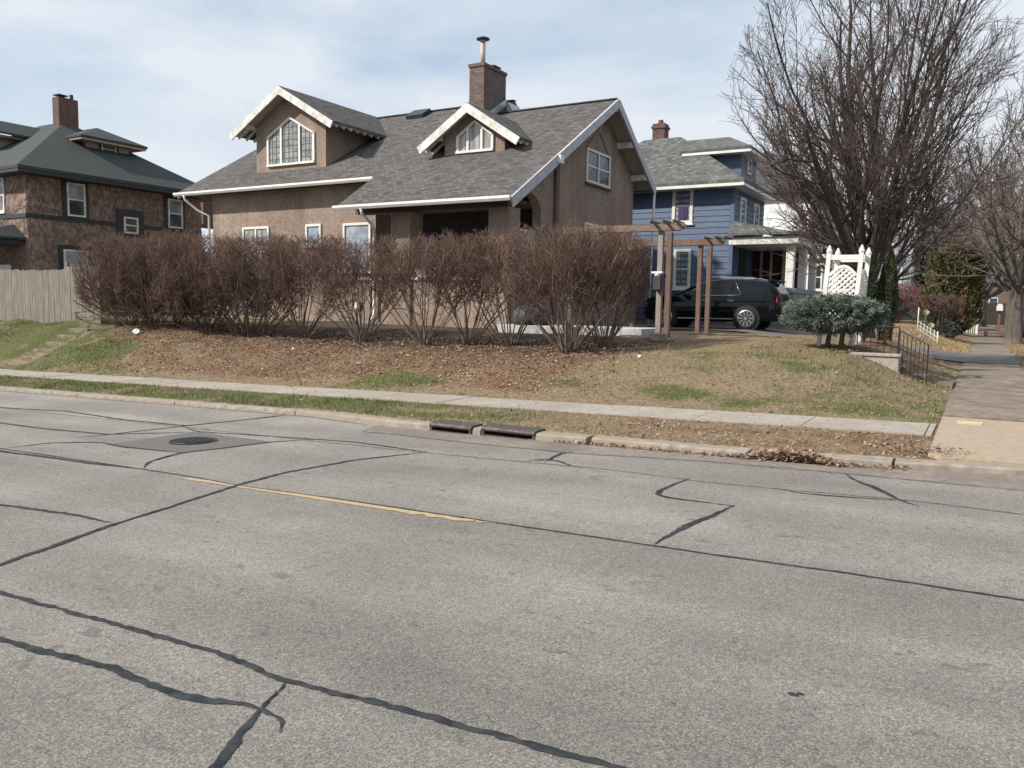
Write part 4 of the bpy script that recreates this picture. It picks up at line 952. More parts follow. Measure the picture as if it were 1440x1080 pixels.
G = empty('far_house', 'small white and grey house with a dark roof beyond the two dark columnar evergreens', 'house')
MB().box(-9.5, -4.2, 70, 79, .3, 6.0).build('wall', 'grey_siding', G)
r = MB(); sl(r, [(-4.0, 69.6, 5.9), (-4.0, 79.5, 5.9), (-6.9, 79.5, 9.5), (-6.9, 69.6, 9.5)], .2); sl(r, [(-9.8, 69.6, 5.9), (-9.8, 79.5, 5.9), (-6.9, 79.5, 9.5), (-6.9, 69.6, 9.5)], .2); r.build('roof', 'roof_dark', G)
MB().prism([(-9.5, 70.0, 6.0), (-4.2, 70, 6.0), (-6.9, 70, 9.25)], (0, .2, 0)).build('gable', 'white_siding', G)
MB().box(-6.7, -5.8, 69.95, 69.99, 3.4, 5.2).build('white_panel', 'white_siding', G)
window(G, 'y', 70, -5.3, -4.75, 3.4, 5.0, sign=-1, pane='glass_sky')
MB().box(-7, -3.6, 68.4, 69.9, .3, 2.6).build('porch', 'dark_trim', G)
MB().box(-7.1, -3.5, 68.3, 69.9, 3.0, 3.2).build('porch_roof', 'grey_siding', G)
K = empty('dark_house', 'dark brown house closing the far end of the side street', 'house')
MB().box(-3.4, 4.6, 118, 126, .1, 5.6).build('wall', 'stucco_trim', K)
r = MB(); sl(r, [(-3.8, 117.5, 5.6), (5.0, 117.5, 5.6), (5.0, 122, 8.4), (-3.8, 122, 8.4)], .2); sl(r, [(-3.8, 126.5, 5.6), (5.0, 126.5, 5.6), (5.0, 122, 8.4), (-3.8, 122, 8.4)], .2); r.build('roof', 'roof_dark', K)
for x0 in (-2.6, .2, 2.8): window(K, 'y', 118, x0, x0 + 1.0, 2.0, 3.6, sign=-1)
MB().box(-2.0, 3.4, 116.2, 117.98, .1, 2.9).build('porch', 'dark_in', K)

# ------------------------------------------------------------------ vehicles
def suv(name, label, paint, loc, rz_, L=4.95, W2=0.96):
    o = empty(name, label, 'car')
    # stations along x: front at x=0, rear at x=L ; (x, z_bottom, z_belt, z_top, half width scale)
    S = [(0.0, .45, .78, .80, .72), (.06, .30, .90, .93, .84), (.25, .26, 1.02, 1.04, .95), (.6, .25, 1.08, 1.11, .985), (1.2, .25, 1.13, 1.17, 1.0), (1.45, .25, 1.14, 1.26, 1.0),
         (1.95, .25, 1.13, 1.56, 1.0), (2.35, .25, 1.13, 1.69, 1.0), (2.9, .25, 1.14, 1.735, 1.0), (3.6, .25, 1.15, 1.73, 1.0), (4.2, .25, 1.17, 1.70, .995), (4.55, .27, 1.18, 1.63, .98), (4.74, .30, 1.18, 1.45, .955), (4.86, .38, 1.15, 1.22, .92), (4.93, .48, .98, 1.0, .86)]
    vs = []; fs = []
    for (x, zb, zm, zt, s) in S:
        w = W2 * s; up = zt - zm
        tw = w * (.97 if up < .1 else .97 - .20 * min(1, up / .58))
        half = [(0, zb), (w * .86, zb), (w * .97, zb + .12), (w, zb + .35 if zb + .35 < zm else (zb + zm) / 2), (w * .985, zm - .05), (w * .955, zm), (tw + .02, zt - .10 * min(1, up / .4)), (tw - .06, zt - .02 * min(1, up / .4)), (tw * .55, zt + .012), (0, zt + .018)]
        ring = [(x, -y, z) for y, z in half] + [(x, y, z) for y, z in half[-2:0:-1]]
        vs += ring
    k = len(half) * 2 - 2
    for i in range(len(S) - 1):
        for j in range(k): fs.append((i * k + j, (i + 1) * k + j, (i + 1) * k + (j + 1) % k, i * k + (j + 1) % k))
    fs += [tuple(range(k)), tuple((len(S) - 1) * k + j for j in range(k - 1, -1, -1))]
    body = MB().add(vs, fs).build('body', paint, o, True, bevel=0)
    # side glass: follows the section between belt and roof
    def sec(x):
        for a, b in zip(S, S[1:]):
            if a[0] <= x <= b[0]:
                t = (x - a[0]) / (b[0] - a[0]); return [a[i] + (b[i] - a[i]) * t for i in range(5)]
    def gp(x, f, sgn, off=.012):
        _, zb, zm, zt, s = sec(x); w = W2 * s; up = zt - zm; tw = w * (.97 if up < .1 else .97 - .20 * min(1, up / .58))
        y0, z0 = w * .955, zm; y1, z1 = tw + .02, zt - .10 * min(1, up / .4)
        return (x, sgn * (y0 + (y1 - y0) * f + off), z0 + (z1 - z0) * f)
    for sgn in (-1, 1):
        for (pts) in ([(1.62, .10), (2.32, .10), (2.32, .95), (2.12, .93), (1.85, .6)], [(2.40, .10), (3.28, .10), (3.28, .95), (2.40, .95)], [(3.40, .10), (4.40, .16), (4.36, .85), (3.36, .95)]):
            q = [gp(x, f, sgn) for x, f in pts]
            MB().prism(q, (0, -.02 * sgn, 0)).build('side_window', 'car_glass', o)
        tr = MB(); tr.tube([gp(x, f, sgn, .014) for x, f in ((1.6, .05), (2.4, .045), (3.3, .045), (3.62, .07))], .012, 6); tr.tube([gp(x, f, sgn, .014) for x, f in ((3.62, .07), (3.5, .5), (3.38, .98))], .012, 6); tr.tube([gp(x, f, sgn, .014) for x, f in ((1.6, .05), (1.9, .66), (2.12, .97))], .012, 6)
        tr.build('window_trim', 'chrome', o, True)
        MB().box(1.05, 3.75, sgn * W2 * .985 - .015, sgn * W2 * .985 + .015, .335, .365).build('sill_trim', 'chrome', o)
        for hx in (2.15, 3.15): MB().beam((hx, sgn * (W2 + .012), .98), (hx + .24, sgn * (W2 + .012), .985), .03, .035).build('door_handle', 'chrome', o)
        mr = MB().lathe((1.72, sgn * (W2 + .10), 1.17), [(.02, -.11), (.09, -.08), (.105, 0), (.09, .08), (.02, .11)], 10, 'y').build('mirror', paint, o, True)
        MB().lathe((4.80, sgn * .80, .98), [(.02, -.17), (.085, -.14), (.10, 0), (.085, .14), (.02, .17)], 10, 'z').build('tail_lamp', 'tail', o, True)
        MB().lathe((.17, sgn * .70, .84), [(.02, -.16), (.065, -.12), (.075, 0), (.065, .12), (.02, .16)], 10, 'y').build('headlight', 'head', o, True)
        MB().tube([(2.3, sgn * .66, 1.74), (2.5, sgn * .68, 1.80), (3.9, sgn * .67, 1.785), (4.15, sgn * .64, 1.73)], .02, 6).build('roof_rail', 'chrome', o, True)
        for wx in (.93, 3.83):
            a = MB()                                                         # dark arch liner
            a.lathe((wx, sgn * (W2 - .10), .38), [(.46, -.12), (.46, .112 if sgn > 0 else -.112)] if sgn > 0 else [(.46, -.112), (.46, .12)], 28, 'y')
            a.build('wheel_arch', 'tyre', o)
            t = MB().lathe((wx, sgn * (W2 - .06), .385), [(.24, -.11), (.36, -.115), (.385, -.08), (.385, .08), (.36, .115), (.24, .11)], 32, 'y')
            wt = t.build('wheel', 'tyre', o, True)
            rm = MB(); f = W2 + .05
            rm.lathe((wx, sgn * f, .385), [(.255, -.01), (.285, .0), (.255, .012)], 28, 'y', False)
            for s_ in range(10):
                a_ = 2 * math.pi * s_ / 10
                for da in (-.08, .08):
                    rm.beam((wx + .05 * math.cos(a_), sgn * (f + .004), .385 + .05 * math.sin(a_)), (wx + .262 * math.cos(a_ + da), sgn * (f + .004), .385 + .262 * math.sin(a_ + da)), .022, .022, (0, 1, 0))
            rm.lathe((wx, sgn * (f + .008), .385), [(.06, -.012), (.06, .01), (.03, .016)], 14, 'y')
            rm.build('rim', 'rim', wt)
            MB().lathe((wx, sgn * (f - .012), .385), [(.262, -.004), (.262, .004)], 26, 'y').build('rim_back', 'dark_in', wt)
    MB().prism([(1.50, -.70, 1.30), (1.50, .70, 1.30), (2.16, .58, 1.655), (2.16, -.58, 1.655)], (-.03, 0, .02)).build('windscreen', 'car_glass', o)
    MB().prism([(4.62, -.66, 1.60), (4.62, .66, 1.60), (4.86, .74, 1.24), (4.86, -.74, 1.24)], (.02, 0, .01)).build('rear_window', 'car_glass', o)
    MB().prism([(4.42, -.66, 1.70), (4.80, -.62, 1.655), (4.80, .62, 1.655), (4.42, .66, 1.70)], (0, 0, .035)).build('spoiler', paint, o, bevel=.01)
    MB().box(4.84, 4.965, -.78, .78, .42, .56).build('bumper', 'dark_metal', o, bevel=.02)
    MB().box(-.01, .03, -.5, .5, .5, .78).build('grille', 'dark_metal', o)
    MB().box(4.92, 4.95, -.2, .2, .72, .84).build('number_plate', 'pale_plastic', o)
    o.location = loc; o.rotation_euler = (0, 0, rz_)
    return o
suv('parked_suv', 'black SUV parked in the driveway behind the brown pergola', 'black_paint', (-10.95, 29.1, height(-8.5, 28.5) + .03), 0)
suv('parked_car', 'dark car parked on the side street at the right edge of the photo', 'blue_paint', (2.98, 60, .12), R_(90))

# ------------------------------------------------------------------ pergola with box
PG = empty('pergola', 'brown wooden pergola with double posts and long beams in front of the blue house', 'pergola')
for (x, y, h, mt) in ((-7.06, 19.36, 3.48, 'wood_grey'), (-6.80, 19.26, 3.44, 'wood_rust'), (-7.42, 23.72, 3.5, 'wood_rust'), (-7.12, 23.66, 3.48, 'wood_rust'), (-9.5, 19.32, 3.48, 'wood_rust'), (-9.5, 23.7, 3.46, 'wood_rust')):
    w = .065
    MB().box(x - w, x + w, y - w, y + w, .6, h).build('post', mt, PG, bevel=.008)
for (y, x1, z) in ((19.31, -6.45, 3.58), (23.69, -6.7, 3.55)):
    for dy in (-.09, .09):
        mb = MB(); mb.prism([(-9.7, y + dy - .02, z - .09), (x1 - .12, y + dy - .02, z - .09), (x1, y + dy - .02, z + .0), (x1, y + dy - .02, z + .07), (-9.7, y + dy - .02, z + .07)], (0, .04, 0)); mb.build('beam', 'beam' if y < 20 else 'wood_rust', PG)
    for i, x in enumerate([-6.62, -6.88, -7.2]):
        mb = MB(); mb.prism([(x - .02, y - .42, z + .10), (x - .02, y - .30, z + .071), (x - .02, y + .30, z + .071), (x - .02, y + .42, z + .10), (x - .02, y + .42, z + .14), (x - .02, y - .42, z + .14)], (.04, 0, 0)); mb.build('rafter', 'beam', PG)
MBX = empty('post_box', 'dark box with a white cap fixed to the grey pergola post', 'box')
MB().box(-7.16, -6.96, 19.12, 19.29, 2.05, 2.36).build('box_body', 'tarp', MBX, bevel=.01)
MB().box(-7.2, -6.92, 19.1, 19.292, 2.44, 2.49).lathe((-7.06, 19.18, 2.36), [(.05, 0), (.085, .04), (.075, .09)], 12).build('box_cap', 'white', MBX, bevel=.006)

# ------------------------------------------------------------------ white garden arbor
A = empty('garden_arbor', 'white wooden garden arbor with lattice panels behind the clipped juniper', 'arbor')
LN = .058
def ax(x, z): return x + LN * (z - .9)
posts = [(-2.94, 17.62), (-2.33, 17.62), (-2.90, 18.45), (-2.30, 18.45)]
for (x, y) in posts:
    mb = MB(); mb.beam((ax(x, .6), y, .6), (ax(x, 2.78), y, 2.78), .085, .085, (0, 1, 0))
    mb.lathe((ax(x, 2.78), y, 2.78), [(.058, 0), (.062, .03), (.02, .13), (.005, .15)], 8); mb.build('post', 'white', A)
mb = MB()
for y in (17.62, 18.45): mb.beam((ax(-2.98, 2.68), y, 2.68), (ax(-2.26, 2.68), y, 2.68), .07, .10)
for x in (-2.94, -2.33): mb.beam((ax(x, 2.70), 17.6, 2.70), (ax(x, 2.70), 18.5, 2.70), .06, .09)
mb.build('top_rail', 'white', A)
def lattice(p0, p1, z0, z1, arch_h, nm):
    mb = MB(); p0 = Vector(p0); p1 = Vector(p1); L = (p1 - p0).length; d = (p1 - p0) / L
    def top(u): return z1 + arch_h * math.sin(math.pi * max(0, min(1, u / L)))
    def pt(u, z, o=0): q = p0 + d * u; return (ax(q.x, z), q.y + o, z)
    step = .115; H_ = z1 + arch_h - z0
    for sgn in (1, -1):
        c = -H_ - L
        while c < L + H_:
            pts = []
            m = 28
            for i in range(m + 1):
                u = L * i / m; z = z0 + (u - c if sgn > 0 else -(u - c - 0) + H_)
                z = z0 + sgn * (u - c)
                if z0 <= z <= top(u): pts.append((u, z))
            if len(pts) >= 2: mb.beam(pt(*pts[0], -.006 * sgn), pt(*pts[-1], -.006 * sgn), .012, .042, (0, 0, 1) if abs(d.x) < .5 else (0, 0, 1))
            c += step
    m = 12
    for i in range(m): mb.beam(pt(L * i / m, top(L * i / m)), pt(L * (i + 1) / m, top(L * (i + 1) / m)), .04, .06)
    mb.beam(pt(0, z0), pt(L, z0), .04, .06)
    mb.build(nm, 'white', A)
lattice((-2.89, 17.60, 0), (-2.38, 17.60, 0), 1.15, 2.32, .18, 'lattice_panel')
lattice((-2.31, 17.67, 0), (-2.29, 18.41, 0), 1.15, 2.3, .12, 'lattice_panel')

# ------------------------------------------------------------------ foliage helpers
def leaf_cloud(name, pts, nrm, size, mat, parent, aspect=.5, seed=1, droop=0.0, jit=.8):
    """many small leaf-shaped faces at pts, pointing roughly along nrm"""
    g = np.random.default_rng(seed); n = len(pts); P = np.asarray(pts, float); D = np.asarray(nrm, float) + g.normal(0, jit, (n, 3)) * .5
    D[:, 2] -= droop; D /= np.maximum(np.linalg.norm(D, axis=1, keepdims=True), 1e-6)
    S = np.cross(D, g.normal(0, 1, (n, 3))); S /= np.maximum(np.linalg.norm(S, axis=1, keepdims=True), 1e-6)
    L = size * g.uniform(.6, 1.4, (n, 1)); Wd = L * aspect
    V = np.stack([P - D * L * .3, P + S * Wd * .5 + D * L * .2, P + D * L * .75, P - S * Wd * .5 + D * L * .2], 1)
    return np_mesh(name, V.reshape(-1, 3), np.arange(4 * n).reshape(n, 4), mat, parent)

def juniper():
    o = empty('clipped_juniper', 'flat topped blue green juniper bush on bare trunks before the white arbor', 'bush')
    r = random.Random(11); segs = []
    for (x, y) in ((-2.70, 17.1), (-2.44, 17.05)):
        p = Vector((x, y, .75)); q = Vector((x + .03, y + .02, 1.2)); segs += [(p, q, .055, .045)]
        for k in range(7):
            e = q + Vector((r.uniform(-.7, .7), r.uniform(-.4, .4), r.uniform(.15, .45))); segs.append((q, e, .03, .012))
    segs_mesh('trunk', segs, 'bark', o, 7)
    pts = []; nr = []
    c = Vector((-2.60, 17.08, 1.49)); rx, ry, rzz = .92, .60, .34
    clumps = []
    while len(clumps) < 420:
        v = Vector((r.gauss(0, 1), r.gauss(0, 1), r.gauss(0, 1))).normalized(); f = r.uniform(.62, 1.0) ** .6
        h = abs(v.z) ** .6 * (1 if v.z > 0 else -.72); k = .94 + .10 * mnoise.noise(v * 2.2)
        clumps.append((Vector((c.x + rx * v.x * f * k * (1.05 if v.z < .6 else .95), c.y + ry * v.y * f * k, c.z + rzz * h * f * (.9 + .1 * k))), v))
    for q, v in clumps:
        dv = (v + Vector((0, 0, .25))).normalized()
        for _ in range(230):
            t = r.uniform(-.02, .13); pts.append(q + dv * t * .7 + Vector((r.gauss(0, .035), r.gauss(0, .035), r.gauss(0, .03)))); nr.append(dv)
    leaf_cloud('foliage', pts, nr, .040, 'juniper', o, .36, 3)
juniper()

def columnar(loc, h, rad, name, label, mat, n, size, seed, group=None, shape='col'):
    o = empty(name, label, 'tree' if shape != 'bush' else 'bush', group); r = random.Random(seed)
    x, y = loc; z = height(x, y)
    MB().tube([(x, y, z - .1), (x, y, z + h * .5)], [rad * .18, rad * .1], 7).build('trunk', 'bark', o, True)
    pts = []; nr = []
    for _ in range(n):
        t = r.random() ** .8; a = r.uniform(0, 2 * math.pi)
        if shape == 'col': rr = rad * (math.sin(math.pi * min(1, .22 + t * .78)) ** .7) if t > .3 else rad * (.8 + .2 * t / .3)
        else: rr = rad * max(.05, math.sin(math.pi * (.12 + .86 * t)) ** .6)
        k = 1 + .45 * mnoise.noise((math.cos(a) * 1.3 + seed, math.sin(a) * 1.3, t * h * .9))
        f = r.uniform(.55, 1) ** .5
        p = Vector((x + rr * k * f * math.cos(a), y + rr * k * f * math.sin(a), z + h * (.04 + .96 * t))); pts.append(p); nr.append(Vector((math.cos(a) * .5, math.sin(a) * .5, .9)))
    leaf_cloud('crown', pts, nr, size, mat, o, .5, seed)
    return o
columnar((-2.44, 20.6), 2.25, .21, 'columnar_evergreen', 'dark narrow evergreen right behind the white arbor', 'arborvitae', 12000, .042, 21, 'dark columnar evergreens')
columnar((-2.02, 20.9), 2.30, .20, 'columnar_evergreen', 'dark narrow evergreen a step right of the arbor, nearest the sidewalk', 'arborvitae', 12000, .042, 22, 'dark columnar evergreens')
columnar((-1.75, 55), 5.6, 1.75, 'broad_evergreen', 'broad yellow green evergreen tree beside the side sidewalk', 'yellow_green', 9000, .22, 23, None, 'cone')
columnar((-1.25, 57), 3.6, .6, 'dark_evergreen', 'dark evergreen at the right foot of the yellow green one', 'arborvitae', 3500, .2, 27, None, 'cone')
columnar((-3.3, 62), 7.5, 1.2, 'dark_conifer', 'dark drooping conifer between the far grey house and the yellow green evergreen', 'dark_conifer', 5000, .3, 24, None, 'cone')
columnar((-6.15, 33.4), 0.9, .5, 'low_evergreen', 'small green shrub at the grey porch base behind the car', 'arborvitae', 1800, .09, 26, None, 'bush')
columnar((-1.5, 41.2), 0.75, .5, 'low_evergreen', 'small dark green shrub under the reddish brown bush', 'dark_conifer', 1600, .09, 28, None, 'bush')

# ------------------------------------------------------------------ bare trees and shrubs
def grow(r, p, d, L, rad, lev, P, thick, thin, bound=None):
    q = P[lev]; n = q['n']; pts = [p]; rads = [rad]; dirs = [d]
    for i in range(n):
        d = (d + Vector((r.gauss(0, q['wob']), r.gauss(0, q['wob']), r.gauss(0, q['wob']) + q['up']))).normalized()
        np_ = p + d * (L / n)
        if bound and not bound(np_): break
        rr = rad * (1 - q['taper'] * (i + 1) / n)
        (thick if rad > q.get('split', .03) else thin).append((p, np_, rads[-1], rr))
        p = np_; pts.append(p); rads.append(rr); dirs.append(d)
    if lev + 1 < len(P) and len(pts) > 1:
        c = P[lev + 1]
        for k in range(q['kids']):
            t = q['t0'] + (1 - q['t0']) * (k + r.random()) / q['kids']; i = min(len(pts) - 2, int(t * n)); i = min(i, len(pts) - 2)
            f = t * n - i; f = max(0, min(1, f)); b = pts[i].lerp(pts[i + 1], f); bd = dirs[i + 1]
            s = bd.cross(Vector((r.gauss(0, 1), r.gauss(0, 1), r.gauss(0, 1))))
            if s.length < 1e-3: continue
            s.normalize(); a = R_(r.uniform(*q['ang'])); nd = (bd * math.cos(a) + s * math.sin(a)).normalized()
            grow(r, b, nd, L * r.uniform(*q['lr']) * (1.15 - .55 * t), max(c.get('rmin', .003), rads[i] * q['rr']), lev + 1, P, thick, thin, bound)

def pear_tree():
    o = empty('bare_tree', 'big bare many stemmed tree with upright branches behind the white arbor', 'tree', None); r = random.Random(42)
    x, y = -2.82, 23.6; z = height(x, y); thick = []; thin = []
    base = Vector((x, y, z - .1)); top = Vector((x + .02, y, z + 1.5))
    tr = [(base, Vector((x, y, z + .25)), .36, .27), (Vector((x, y, z + .25)), top, .27, .25)]
    def env(p):
        w = 4.05 * math.sqrt(max(0, 1 - ((p.z - 6.2) / 7.2) ** 2)) + .5 * mnoise.noise(((p.x - x - 2.55) * .8, p.y * .8, p.z * .8)); return (p.x - x) ** 2 + (p.y - y) ** 2 < w * w
    P = [dict(n=10, wob=.075, up=.05, taper=.82, kids=13, t0=.12, ang=(20, 52), lr=(.28, .50), rr=.44, split=.01),
         dict(n=6, wob=.10, up=.10, taper=.7, kids=9, t0=.12, ang=(20, 50), lr=(.34, .6), rr=.5, split=.016, rmin=.010),
         dict(n=4, wob=.13, up=.10, taper=.5, kids=5, t0=.2, ang=(20, 52), lr=(.4, .7), rr=.6, split=.03, rmin=.0075),
         dict(n=3, wob=.17, up=.07, taper=.4, kids=0, t0=0, ang=(0, 0), lr=(0, 0), rr=.5, split=.03, rmin=.0055)]
    for i in range(20):
        a = 2 * math.pi * (i * .381966 + .07); el = [3, 8, 11, 14, 16, 19, 21, 23, 26, 28, 30, 32, 35, 37, 40, 42, 45, 47, 50, 53][i]; zz = .6 + 1.0 * (1 - i / 20) * .9 + .1
        d = Vector((math.sin(R_(el)) * math.cos(a), math.sin(R_(el)) * math.sin(a), math.cos(R_(el))))
        L = (9.6 - .080 * el) * r.uniform(.92, 1.04)
        grow(r, Vector((x, y, z + zz)), d, L, (.16 if i in (1, 3, 6, 8, 12) else .085) - .0006 * el, 0, P, thick, thin, env)
    segs_mesh('trunk', tr, 'bark', o, 12)
    segs_mesh('limbs', thick, 'bark', o, 5); segs_mesh('twigs', thin, 'twig', o, 3)
    print('pear', len(thick), len(thin))
pear_tree()

def shrub(x, y, h, rad, seed, label, name='bare_shrub', group='bare shrubs of the long hedge', mats=('hedge_stem', 'hedge_twig'), stems=30, lean=(0, 0), kids=(9, 7), top=None, tw=.0046, low=.42, elmax=50, base=.16):
    o = empty(name, label, 'shrub', group); r = random.Random(seed); z = height(x, y); thick = []; thin = []
    topz = z + h
    def bound(p):
        w = .14 * mnoise.noise((p.x * 2.2, p.y * 2.2, seed)); k = (p.x - x) ** 2 + (p.y - y) ** 2
        return k < (rad * (1.12 + w)) ** 2 and p.z < topz + w - .16 * max(0, k - rad * rad * .5) + r.uniform(-.10, .12)
    P = [dict(n=8, wob=.085, up=.02, taper=.6, kids=kids[0], t0=low, ang=(16, 48), lr=(.30, .55), rr=.6, split=.001),
         dict(n=5, wob=.12, up=.07, taper=.5, kids=kids[1], t0=.15, ang=(18, 55), lr=(.34, .65), rr=.62, split=.011, rmin=.006),
         dict(n=3, wob=.15, up=.09, taper=.4, kids=3, t0=.2, ang=(18, 55), lr=(.45, .8), rr=.7, split=.03, rmin=tw * 1.1),
         dict(n=2, wob=.16, up=.08, taper=.3, kids=0, t0=0, ang=(0, 0), lr=(0, 0), rr=.7, split=.03, rmin=tw)]
    for i in range(stems):
        a = 2 * math.pi * (i * .381966) + r.uniform(-.3, .3); el = elmax * math.sqrt((i + .5) / stems) * r.uniform(.75, 1.12)
        d = Vector((math.sin(R_(el)) * math.cos(a) + lean[0], math.sin(R_(el)) * math.sin(a) * .85 + lean[1], math.cos(R_(el)))).normalized()
        b = Vector((x + base * math.cos(a) * r.random(), y + base * .6 * math.sin(a) * r.random(), z - .05))
        L = min(h / max(.45, d.z), math.hypot(h, rad) * 1.0) * r.uniform(.85, 1.08)
        grow(r, b, d, L, r.uniform(.013, .024), 0, P, thick, thin, bound)
    segs_mesh('stems', thick, mats[0], o, 4); segs_mesh('twigs', thin, mats[1], o, 3)
    return o, len(thick), len(thin)
HB = [(-7.85, 15.9, 2.72, 1.35, 'rightmost shrub of the hedge, thick crooked stem base above the leaf litter', 34, (.0, 0), .34, 52),
      (-7.35, 16.7, 2.5, .9, 'hedge shrub behind the rightmost one, reaching towards the pergola', 22, (.0, 0), .36, 40),
      (-9.75, 16.6, 2.65, 1.2, 'hedge shrub in front of the right porch column', 20, (0, 0), .36, 46),
      (-10.9, 16.6, 2.68, 1.15, 'slim hedge shrub in front of the dark porch opening', 18, (0, 0), .36, 46),
      (-11.95, 16.2, 2.68, 1.25, 'hedge shrub in front of the left porch column', 20, (0, 0), .36, 48),
      (-14.0, 16.2, 2.66, 1.45, 'vase shaped hedge shrub by the front downspout, sparse at its foot', 24, (0, 0), .34, 54),
      (-16.2, 16.3, 2.72, 1.45, 'hedge shrub below the small square window', 26, (0, 0), .3, 54),
      (-18.0, 16.1, 2.74, 1.3, 'dense hedge shrub below the curtained window of the stucco house', 32, (0, 0), .2, 56),
      (-19.5, 15.8, 2.76, 1.35, 'dense hedge shrub below the left gutter corner', 36, (0, 0), .15, 60),
      (-20.9, 15.5, 2.72, 1.35, 'dense hedge shrub, the second from the wooden fence', 36, (0, 0), .12, 62),
      (-22.1, 15.25, 2.55, 1.35, 'leftmost hedge shrub leaning out over the wooden fence', 40, (-.05, 0), .12, 60)]
tot = 0
for i, (x, y, h, rad, lab, ns, ln, lo_, em) in enumerate(HB):
    if x < -17: ns += 10
    o, a, b = shrub(x, y, h, rad, 100 + i, lab, stems=ns, lean=ln, low=lo_, elmax=em, base=.16 if x > -17 else .75); tot += a + b
print('hedge segs', tot)
shrub(-1.9, 42, 1.75, 1.0, 131, 'rounded reddish brown bare bush beyond the golden grass', 'bare_bush', None, ('hedge_stem', 'hedge_twig'), 26, (0, 0), (8, 6), None, .011)
shrub(-3.9, 44, 2.0, 1.0, 132, 'pinkish red twiggy shrub in front of the far white house', 'red_shrub', None, ('red_twig', 'red_twig'), 22, (0, 0), (7, 5), None, .011)

def far_tree(x, y, h, seed, label, rad=.28, spread=1.0, trunk_h=3.0, tw=.012, group='bare street trees', limbs=9, kids=(9, 7, 4), mats=('bark_far', 'twig_far')):
    o = empty('street_tree', label, 'tree', group); r = random.Random(seed); z = height(x, y) if y < 60 else .2; thick = []; thin = []
    P = [dict(n=7, wob=.09, up=.035, taper=.75, kids=kids[0], t0=.2, ang=(25, 60), lr=(.4, .65), rr=.5, split=.01),
         dict(n=5, wob=.11, up=.05, taper=.7, kids=kids[1], t0=.15, ang=(25, 60), lr=(.4, .65), rr=.5, split=.02, rmin=tw * 1.9),
         dict(n=4, wob=.13, up=.04, taper=.5, kids=kids[2], t0=.2, ang=(25, 55), lr=(.4, .7), rr=.6, split=.1, rmin=tw * 1.3),
         dict(n=3, wob=.15, up=.03, taper=.4, kids=0, t0=0, ang=(0, 0), lr=(0, 0), rr=.6, split=.1, rmin=tw)]
    b = Vector((x, y, z - .1)); t = Vector((x + r.uniform(-.1, .1), y, z + trunk_h))
    segs_mesh('trunk', [(b, b.lerp(t, .15), rad * 1.4, rad), (b.lerp(t, .15), t, rad, rad * .8)], mats[0], o, 10)
    for i in range(limbs):
        a = 2 * math.pi * i * .381966 + seed; el = R_((12 + 52 * i / limbs) * spread)
        d = Vector((math.sin(el) * math.cos(a), math.sin(el) * math.sin(a), math.cos(el)))
        grow(r, t - Vector((0, 0, .3 * i / limbs)), d, (h - trunk_h) * r.uniform(.8, 1.05) * (1 - .25 * i / limbs), rad * .5, 0, P, thick, thin)
    segs_mesh('limbs', thick, mats[0], o, 4); segs_mesh('twigs', thin, mats[1], o, 3)
    return o
far_tree(1.34, 44, 10.5, 201, 'bare tree with thick pale trunk at the right edge of the photo', .22, 1.15, 2.6)
far_tree(1.3, 51.5, 12, 202, 'bare tree just left of and behind the rightmost trunk', .30, 1.1, 3.2)
far_tree(1.5, 70, 12.5, 203, 'bare tree along the side street behind the far mailbox', .28, 1.1, 3.2, .016)
far_tree(-4.2, 92, 13, 204, 'far bare tree behind the yellow green evergreen', .3, 1.1, 3.5, .02, 'bare trees in the far background')
far_tree(-9.5, 66, 12, 205, 'far bare tree behind the white house', .3, 1.1, 3.5, .016, 'bare trees in the far background', kids=(8, 6, 4))
far_tree(-0.2, 100, 12.5, 206, 'far bare tree over the end of the side sidewalk', .3, 1.15, 3, .02, 'bare trees in the far background')
far_tree(4.5, 90, 13, 207, 'far bare tree across the side street', .3, 1.1, 3.5, .02, 'bare trees in the far background')
# brown mass of far woods closing the street
r = random.Random(77); segs = []
for _ in range(2600):
    x = r.uniform(-40, 40); y = r.uniform(125, 150); z0 = r.uniform(0, 6); p = Vector((x, y, z0)); d = Vector((r.gauss(0, .5), 0, 1)).normalized(); L = r.uniform(2, 4.5)
    q = p + d * L; segs.append((p, q, .09, .03))
    for k in range(5):
        t = r.random(); b = p.lerp(q, t); e = b + (d + Vector((r.gauss(0, .7), r.gauss(0, .3), r.gauss(0, .2)))).normalized() * L * .4; segs.append((b, e, .045, .015))
tag(segs_mesh('far_woods', segs, 'twig_far', None, 3), 'brown bare woods closing the view far down the side street', 'woods', kind='stuff')

# ------------------------------------------------------------------ small things
# iron railing and retaining wall beside the steps to the side sidewalk
RL = empty('iron_railing', 'thin black iron railing running down to the side sidewalk', 'railing')
def rail_run(p0, p1, h0, n, nm):
    mb = MB(); p0 = Vector(p0); p1 = Vector(p1); up = Vector((0, 0, h0))
    mb.tube([p0 + up, p1 + up], .014, 6); mb.tube([p0 + Vector((0, 0, .12)), p1 + Vector((0, 0, .12))], .008, 6)
    for i in range(n + 1):
        q = p0.lerp(p1, i / n); mb.tube([q - Vector((0, 0, .04)), q + up], .013 if i in (0, n) else .0075, 5)
    mb.build(nm, 'black_iron', RL)
rail_run((-2.1, 16.72, .84), (-1.38, 16.72, .84), .48, 6, 'railing_section')
rail_run((-1.36, 16.66, .52), (-0.86, 16.4, .28), .74, 7, 'railing_section')
stp = MB()
for i in range(4): stp.box(-0.75 - .38 * i, -0.5 - .38 * i if i else -.46, 17.0, 18.3, 0, .26 + .15 * i); stp.box(-1.13 - .38 * i, -0.75 - .38 * i, 17.0, 18.3, 0, .26 + .15 * i)
